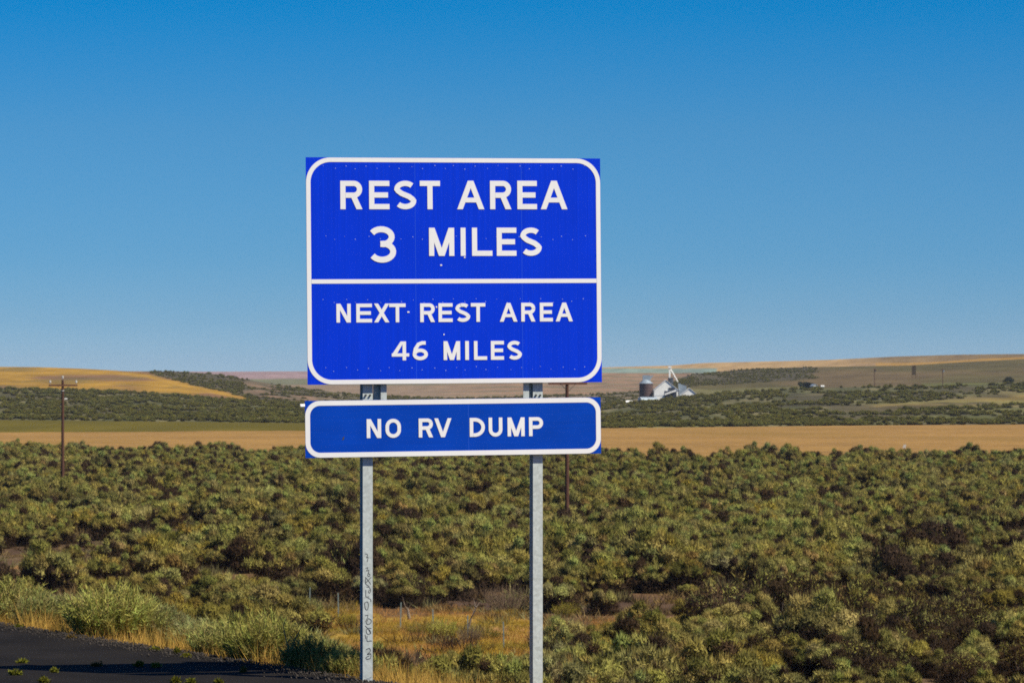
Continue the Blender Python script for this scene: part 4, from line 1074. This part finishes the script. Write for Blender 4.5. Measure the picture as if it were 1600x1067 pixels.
# far poles and the narrow board on the right hill
def far_pole(px, yt, yb_, Dd, label, head):
    b0 = at(px, yb_, Dd); H = (yb_ - yt) * Dd / F
    rt = empty('far_pole', b0, .3, label, 'utility pole', 'far utility poles on the right hill')
    MB().tube([(0, 0, -2), (0, 0, H)], [.22, .16], 8).build('pole', WOOD, rt)
    MB().box(-1.0, 1.0, -.2, -.08, H - .6, H - .35).build('crossarm', WOOD, rt)
    q = MB(); q.tube([(.35, -.3, H - 1.5), (.35, -.3, H - .7)], [.34, .34], 10); q.build('transformer', head, rt)
far_pole(1366.5, 575.5, 606, 1960, 'faint brown pole with a dark can on top, left of the hillside board', IRON)
far_pole(1473, 576, 604, 1960, 'faint pole with a grey can at its top, right of the board on the hill', GROOF)
bd = empty('signboard', at(1428, 586, 2150), -.25, 'tall narrow brown board standing on the far right hillside', 'board')
hB = 14.5 * 2150 / F; wB = 6.5 * 2150 / F
BRN = flat_mat('brown_boards', (.10, .066, .028), .9, .2, 1)
for k in range(5): MB().box(-wB / 2, wB / 2, 0, .08, .15 + hB * k / 5, .15 + hB * (k + 1) / 5 - .05).build('board', BRN, bd)
for x in (-wB / 2 + .2, wB / 2 - .2): MB().tube([(x, .18, -2), (x, .18, hB + .1)], [.1, .1], 8).build('leg', WOOD, bd)

# ------------------------------------------------------------------ roadside plants
def feather(seed, h, w, nst, pal, nleaf=26, stems_only=0.0, tip=None):
    """upright many-stemmed bush: plumes of short upward blades on thin stems"""
    r = np.random.default_rng(seed); Vs, Cs, paths = [], [], []
    for i in range(nst):
        a = r.uniform(0, 6.28); q = w * .5 * math.sqrt(r.random()); b0 = np.array([q * .55 * math.cos(a), q * .55 * math.sin(a), -.02])
        hh = h * r.uniform(.55, 1.05) * (1 - .35 * (q / (w * .5)) ** 2); tp = np.array([q * 1.15 * math.cos(a), q * 1.15 * math.sin(a), hh]) + r.normal(size=3) * .04 * h
        md = b0 * .5 + tp * .5 + r.normal(size=3) * .03 * h; md[2] = hh * .45
        paths.append(([b0, md, tp], [.0055 * h / .6, .004 * h / .6, .0015]))
        if r.random() < stems_only:
            for _ in range(4):
                t_ = r.uniform(.35, .9); p = b0 + (tp - b0) * t_; paths.append(([p, p + unit(r.normal(size=3) + np.array([0, 0, 1.0])) * .22 * h], [.003 * h, .001 * h]))
            continue
        t_ = r.uniform(.25, 1.0, nleaf) ** .75
        P = b0 + (md - b0) * np.minimum(t_, .5)[:, None] * 2 + (tp - md) * np.maximum(t_ - .5, 0)[:, None] * 2
        P = P + r.normal(size=P.shape) * .015 * h
        Dr = unit(unit(tp - b0)[None] * .9 + r.normal(size=P.shape) * .5)
        V, _ = blades(P, Dr, r.uniform(.05, .12, nleaf) * h / .6 * .9, r.uniform(.0065, .012, nleaf) * h / .6, r)
        c = pal * r.uniform(.75, 1.2) * (1 + .06 * r.normal(size=3)); cc = c[None] * r.uniform(.8, 1.2, (nleaf, 1)) * (.8 + .35 * t_[:, None])
        if tip is not None: cc = np.where((t_ > .8)[:, None], tip[None] * r.uniform(.8, 1.2, (nleaf, 1)), cc)
        Vs.append(V); Cs.append(np.repeat(cc, 3, 0))
    if Vs: fV = np.vstack(Vs); fC = np.vstack(Cs)
    else: fV = np.zeros((0, 3)); fC = np.zeros((0, 3))
    return fV, np.arange(len(fV)).reshape(-1, 3), fC, *twigs(paths, 3)
PAL_G = np.array([.31, .31, .085]); PAL_GG = np.array([.28, .28, .105]); PAL_Y = np.array([.30, .235, .035])
STRAW = flat_mat('straw_stem', (.27, .18, .075), .9, .2, 8)
def edge_spot(px, off):
    """ground point seen in column px on a line `off` metres outside the road edge"""
    k = (px - 800) / F; y = (E0[0] * EN[0] + E0[1] * EN[1] + off) / (k * EN[0] + EN[1]); return k * y, y
ROADS = [(8, 902, .9, 1.05, 'G'), (40, 918, 1.0, .8, 'GG'), (72, 928, .7, .75, 'G'), (98, 932, 1.1, .8, 'GG'), (128, 926, 1.3, .8, 'GG'), (172, 912, .6, .95, 'G'), (205, 930, .9, .85, 'G'),
         (243, 945, 1.2, .7, 'GG'), (285, 962, 1.5, .6, 'GG'), (318, 966, .8, .7, 'GG'), (352, 970, .5, .7, 'G'), (386, 955, .9, .75, 'G'), (412, 960, .4, .8, 'G'), (440, 975, .6, .75, 'G'),
         (470, 978, .9, .6, 'GG'), (492, 992, .4, .65, 'G'), (520, 1002, .8, .5, 'GG'), (543, 1012, .3, .5, 'G'), (556, 1022, .7, .4, 'GG')]
rmesh = {}
for i in range(5):
    g_ = feather(700 + i, .62, .8, 330, PAL_G, 36); rmesh['G', i] = (mesh_np('rb_f', g_[0], g_[1], [LEAF], attrs={'col': g_[2]}), mesh_np('rb_s', g_[3], g_[4], [STRAW]))
    g_ = feather(720 + i, .62, .85, 290, PAL_GG, 34, .06); rmesh['GG', i] = (mesh_np('rb_f', g_[0], g_[1], [LEAF], attrs={'col': g_[2]}), mesh_np('rb_s', g_[3], g_[4], [STRAW]))
adj = {'G': 'bright green feathery', 'GG': 'greyish green loose'}
for i, (px, yt, off, w_, kd) in enumerate(ROADS):
    x, y = edge_spot(px, off); z = float(ground_z(np.array([x]), np.array([y]))[0]) - .03
    hgt = CAMZ - (yt - HZ) * y / F - z
    place = ('cut by the left edge of the view' if i == 0 else 'closest to the left sign post' if i == len(ROADS) - 1 else None)
    if place is None:
        place = '%s from the left in the row along the asphalt' % ('second third fourth fifth sixth seventh eighth ninth tenth eleventh twelfth thirteenth fourteenth fifteenth sixteenth seventeenth eighteenth'.split()[i - 1])
    rt = empty('rabbitbrush', (x, y, z), rng.uniform(0, 6.28), '%s bush, %s' % (adj[kd], place), 'shrub', 'green bushes along the asphalt edge')
    f, s_ = rmesh[kd, i % 5]; rt.scale = (w_ / .8 * 1.05, w_ / .8 * 1.05, hgt / .62)
    a = link('foliage', f, rt); t = rng.uniform(.9, 1.1); a.color = (t, t, t * rng.uniform(.9, 1.15), 1); link('stems', s_, rt)
# yellow and brown shrubs around the dry strip
def plant_at(name, px, pyb, hgt_px, w_px, gen, label, cat, group=None, stem=STRAW):
    x, Dd = on_plain(px, pyb); s_ = F / Dd; z = plain_z(x, Dd) - .04
    rt = empty(name, (x, Dd, z), rng.uniform(0, 6.28), label, cat, group)
    g_ = gen(hgt_px / s_, w_px / s_)
    if len(g_[0]): link('foliage', mesh_np('foliage', g_[0], g_[1], [LEAF], attrs={'col': g_[2]}), rt)
    link('stems', mesh_np('stems', g_[3], g_[4], [stem]), rt); return rt
yb_ = lambda s_, tip=None, pal=PAL_Y, n=150: (lambda h, w: feather(s_, h, w, n, pal, 22, 0, tip))
for i, (px, pb, hp, wp, lab, pal) in enumerate([
        (541, 975, 26, 36, 'golden-yellow bush beside a fence post left of the left sign post', PAL_Y),
        (692, 992, 38, 46, 'bright yellow-green grassy bush beside a fence post between the sign posts', np.array([.33, .30, .06])),
        (655, 985, 20, 40, 'low olive-yellow bush just left of the bright yellow-green bush', np.array([.19, .17, .03])),
        (765, 990, 18, 60, 'low dark yellow-green mat of brush near the right sign post', np.array([.17, .16, .02])),
        (885, 962, 26, 44, 'dull yellow bush just right of the right sign post', np.array([.22, .19, .03])),
        (1140, 966, 34, 40, 'tall dull yellow bush among sagebrush right of centre', np.array([.24, .20, .04])),
        (1215, 962, 22, 60, 'yellow-green low bush behind the bare branch at right', np.array([.26, .24, .04])),
        (965, 990, 24, 70, 'wide straw-gold grassy clump behind the rightmost fence post', np.array([.30, .21, .05])),
        (600, 985, 16, 60, 'low golden mat of grass right of the left sign post', PAL_Y * .95)]):
    plant_at('yellow_shrub', px, pb, hp, wp, yb_(800 + i, None, pal), lab, 'shrub', 'yellow bushes in the dry strip')
dead = lambda s_: (lambda h, w: feather(s_, h, w, 130, PAL_GG, 10, .93))
for i, (px, pb, hp, wp, lab) in enumerate([
        (627, 1066, 70, 80, 'dark brown bare twiggy bush at the bottom just right of the left sign post'),
        (735, 995, 34, 44, 'black-brown bare bush beside the fence between the sign posts'),
        (1030, 1062, 78, 110, 'large dark brown bare bush at the bottom right of the right sign post'),
        (795, 955, 52, 90, 'wide brown leafless bush behind the fence by the right sign post'),
        (905, 985, 34, 40, 'small dark bare bush behind the fence right of the right sign post')]):
    plant_at('dead_shrub', px, pb, hp, wp, dead(900 + i), lab, 'shrub', 'bare brown bushes near the fence', DEADL)
for i, (px, pb, hp, wp, lab) in enumerate([(782, 1075, 62, 120, 'grey-green sagebrush at the bottom edge left of the right sign post'), (680, 1078, 48, 60, 'small fresh green bush at the bottom edge between the posts'),
        (470, 966, 42, 62, 'light green round bush before the dark thicket, beside a fence post')]):
    plant_at('green_shrub', px, pb, hp, wp, (lambda s_: (lambda h, w: feather(s_, h, w, 320, PAL_GG * 1.0, 26, .04)))(950 + i), lab, 'shrub', None, BARK)
# dry branches
def branch(name, pts_px, Dd_y, label, r0=.05):
    x, Dd = on_plain(pts_px[0][0], Dd_y); base = Vector((x, Dd, plain_z(x, Dd))); P = [(at(a, b_, Dd - .15 * i) - base) for i, (a, b_) in enumerate(pts_px)]
    P[0].z = -.1
    rt = empty(name, base, 0, label, 'branch'); n_ = len(P)
    MB().tube(P, [r0 * (1 - .8 * i / (n_ - 1)) for i in range(n_)], 6).build('limb', DEADW, rt)
    tw = MB(); r = random.Random(int(pts_px[0][0]))
    for i in range(1, n_):
        for _ in range(2):
            d = Vector((r.uniform(-1, 1), r.uniform(-.5, .5), r.uniform(.1, 1))).normalized() * r.uniform(.3, .8); tw.tube([P[i], P[i] + d * .5 + Vector((0, 0, .05)), P[i] + d], [r0 * .3, r0 * .2, r0 * .06], 4)
    tw.build('twig', DEADW, rt)
DEADW = flat_mat('bleached_wood', (.24, .19, .14), .9, .2, 6)
branch('dry_branch', [(1198, 985), (1202, 972), (1210, 963), (1222, 958), (1232, 953)], 988, 'bare bleached branch leaning over the orange ground right of centre')
branch('dry_branch', [(731, 975), (736, 965), (741, 957), (744, 948)], 978, 'short pale dead branch beside the fence between the sign posts', .06)
branch('dry_branch', [(405, 950), (412, 938), (425, 930), (438, 926)], 955, 'crooked pale branch in the dark thicket left of the left post', .05)
branch('dry_branch', [(640, 962), (637, 952), (632, 945)], 964, 'thick leaning sagebrush trunk bared beside the fence', .10)
# tall dead stalks in the roadside row
for i, (px, yb2, yt, off, lab) in enumerate([(118, 984, 925, .15, 'tall forked straw-coloured dead stalk at the left of the roadside row'), (452, 1042, 975, .1, 'pair of pale dead stalks at the foot of the green roadside bushes')]):
    x, y = edge_spot(px, off); z = float(ground_z(np.array([x]), np.array([y]))[0]); h = CAMZ - (yt - HZ) * y / F - z
    rt = empty('dead_stalk', (x, y, z), 0, lab, 'stalk')
    q = MB(); q.tube([(-.05, 0, -.03), (0, 0, h * .35), (-.07, .02, h * .95), (-.02, .02, h * 1.2)], [.010, .009, .006, .002], 5); q.build('stem', STRAW, rt)
    q = MB(); q.tube([(.06, 0, -.03), (.0, 0.005, h * .33), (.08, .02, h * .75), (.15, 0, h)], [.009, .008, .006, .002], 5)
    for _ in range(10):
        t_ = random.uniform(.4, 1); d = Vector((random.uniform(-1, 1), random.uniform(-.6, .6), random.uniform(.2, 1))).normalized() * random.uniform(.05, .14)
        p_ = Vector((.0 + .15 * (t_ - .33), .01, h * t_)); q.tube([p_, p_ + d], [.003, .001], 3)
    q.build('side_stem', STRAW, rt)

# ---- stuff: dry grass along the asphalt, in the strip by the fence, gravel at the edge
def grass(name, X, Y, Z, L, Wd, colr, label, lean=.35):
    n_ = len(X); r = rng
    Dr = unit(np.stack([r.normal(size=n_) * lean, r.normal(size=n_) * lean, np.ones(n_)], -1))
    V, T = blades(np.stack([X, Y, Z], -1), Dr, L, Wd, np.random.default_rng(5))
    return tag(link(name, mesh_np(name, V, T, [LEAF], attrs={'col': np.repeat(colr, 3, 0)})), label, 'grass', kind='stuff')
n_ = 52000; t = rng.uniform(-8, 24, n_); off = np.abs(rng.normal(0, .8, n_)) + rng.normal(0, .06, n_) + .05
cl = fbm(t * 1.6, t * 0, 111, 3)
k = rng.random(n_) < .25 + 1.5 * (cl - .25); t, off, cl = t[k], off[k], cl[k]
X = E0[0] + ED[0] * t + EN[0] * off; Y = E0[1] + ED[1] * t + EN[1] * off; Z = ground_z(X, Y) - .01
n_ = len(X); hh = (.08 + .26 * rng.random(n_) ** 1.5) * (.5 + cl) * np.where(t < 2, .8, 1)
cc = mixc(np.array([.56, .35, .11]), np.array([.42, .31, .07]), rng.random(n_)) * rng.uniform(.7, 1.15, (n_, 1))
grass('dry_grass', X, Y, Z, hh, rng.uniform(.004, .009, n_), cc, 'golden dry grass fringe along the asphalt edge')
n_ = 110000; px = rng.uniform(380, 1320, n_); py = rng.uniform(945, 1030, n_)
k = ((clearing(px, py) > .5) | (clearing(px, py + 9) > .5)) & (fbm(px / 18, py / 7, 112, 3) > .25); px, py = px[k], py[k]
X, Y = on_plain(px, py); Z = ground_z(X, Y) - .02; n_ = len(X); k2 = fbm(X / 3, Y / 5, 113, 3)
cc = mixc(ORANGE * 1.05, YGRASS * 1.05, smooth01((k2 - .42) * 5)); cc = mixc(cc, np.array([.14, .13, .03]), smooth01((k2 - .62) * 8) * .7) * rng.uniform(.7, 1.2, (n_, 1))
grass('strip_grass', X, Y, Z, rng.uniform(.10, .42, n_) * (.5 + k2), rng.uniform(.012, .03, n_), cc, 'low orange and yellow dry grass in the open strip by the fence', .6)
# gravel
ST = flat_mat('dark_gravel', (.050, .041, .032), .95, .5, 9)
stv = []; stp = []; kk = 0; r = np.random.default_rng(9)
n_ = 7500; t = r.uniform(-3, 14, n_); off = r.normal(-.10, .20, n_)
icoV = np.array([(1, 0, 0), (-1, 0, 0), (0, 1, 0), (0, -1, 0), (0, 0, 1), (0, 0, -1)], float)
icoF = np.array([(0, 2, 4), (2, 1, 4), (1, 3, 4), (3, 0, 4), (2, 0, 5), (1, 2, 5), (3, 1, 5), (0, 3, 5)])
s_ = r.uniform(.004, .012, n_) * np.where(r.random(n_) < .04, 1.9, 1)
X = E0[0] + ED[0] * t + EN[0] * off; Y = E0[1] + ED[1] * t + EN[1] * off
Vg = icoV[None] * s_[:, None, None] * r.uniform(.6, 1.3, (n_, 6, 3)) + np.stack([X, Y, np.where(off > .02, -.05, .0) + r.uniform(0, .02, n_)], -1)[:, None]
tag(link('gravel', mesh_np('gravel', Vg.reshape(-1, 3), (icoF[None] + 6 * np.arange(n_)[:, None, None]).reshape(-1, 3), [ST])), 'loose dark gravel along the crumbled asphalt edge', 'gravel', kind='stuff')
# weeds on the asphalt
def weed(seed, h, w, pal):
    r = np.random.default_rng(seed); Vs, Cs = [], []
    for i in range(16):
        a = r.uniform(0, 6.28); d = unit(np.array([math.cos(a), math.sin(a), r.uniform(.25, 1.4)])); m = 14
        t_ = r.uniform(.15, 1, m); P = d * np.array([w / 2, w / 2, h * .8]) * t_[:, None] + r.normal(size=(m, 3)) * .012; P[:, 2] = np.maximum(P[:, 2], 0.004)
        V, _ = blades(P, unit(d + r.normal(size=(m, 3)) * .7), r.uniform(.02, .045, m), r.uniform(.012, .022, m), r)
        Vs.append(V); Cs.append(np.repeat(pal[None] * r.uniform(.7, 1.25, (m, 1)), 3, 0))
    V = np.vstack(Vs); return mesh_np('weed', V, np.arange(len(V)).reshape(-1, 3), [LEAF], attrs={'col': np.vstack(Cs)})
WE = [(24, 1054, 20, 9, 'rounded bright weed near the left edge of the asphalt'), (34, 1035, 16, 5, 'flat small weed above the rounded weed at the left of the asphalt'), (68, 1066, 14, 8, 'yellow-green weed cut by the bottom edge at the left'),
      (112, 997, 12, 4, 'flat brownish weed on the gravel below the forked dead stalk'), (150, 1040, 18, 4, 'flat tan weed in the middle of the asphalt'), (216, 1041, 11, 9, 'upright bright weed, left of two in the middle of the asphalt'),
      (243, 1042, 9, 6, 'smaller bright weed, right of two in the middle of the asphalt'), (275, 1066, 10, 10, 'upright weed at the bottom edge, left of two'), (298, 1067, 8, 8, 'upright weed at the bottom edge, right of two'),
      (277, 1021, 6, 9, 'thin green tuft on the gravel beside the golden grass'), (291, 1026, 10, 4, 'flat green weed on the gravel right of the thin tuft'), (30, 981, 10, 5, 'dim green weed on the gravel at far left'),
      (85, 1050, 6, 5, 'tiny dim weed right of the rounded weed'), (343, 1067, 10, 5, 'low green weed at the bottom edge left of the sign post'), (243, 1016, 12, 5, 'small green tuft where gravel meets the dry grass'), (380, 1050, 5, 10, 'thin reddish dry tuft on the asphalt')]
for i, (px, py, wp, hp, lab) in enumerate(WE):
    Dd = F * CAMZ / (py - HZ); x = (px - 800) / F * Dd; s_ = F / Dd
    pal = np.array([.13, .13, .018]) if 'brown' not in lab and 'tan' not in lab and 'red' not in lab else np.array([.16, .11, .035])
    o = link('weed', weed(60 + i, hp / s_, wp / s_, pal)); o.location = (x, Dd, .0); tag(o, lab, 'weed', 'weeds on the asphalt')

# ------------------------------------------------------------------ air: thin even haze over the whole plain
hz_, n, b = new_mat('haze'); n.nodes.remove(b)
pv = N(n, 'ShaderNodeVolumePrincipled'); pv.inputs['Color'].default_value = (.80, .88, 1.0, 1); pv.inputs['Density'].default_value = .000035; pv.inputs['Anisotropy'].default_value = .2
n.links.new(pv.outputs[0], n.nodes['Material Output'].inputs['Volume'])
hb_ = MB().box(-9600, 9600, -9600, 9600, -60, 62).build('haze', hz_); tag(hb_, 'thin summer haze over the plain', 'haze', kind='stuff')
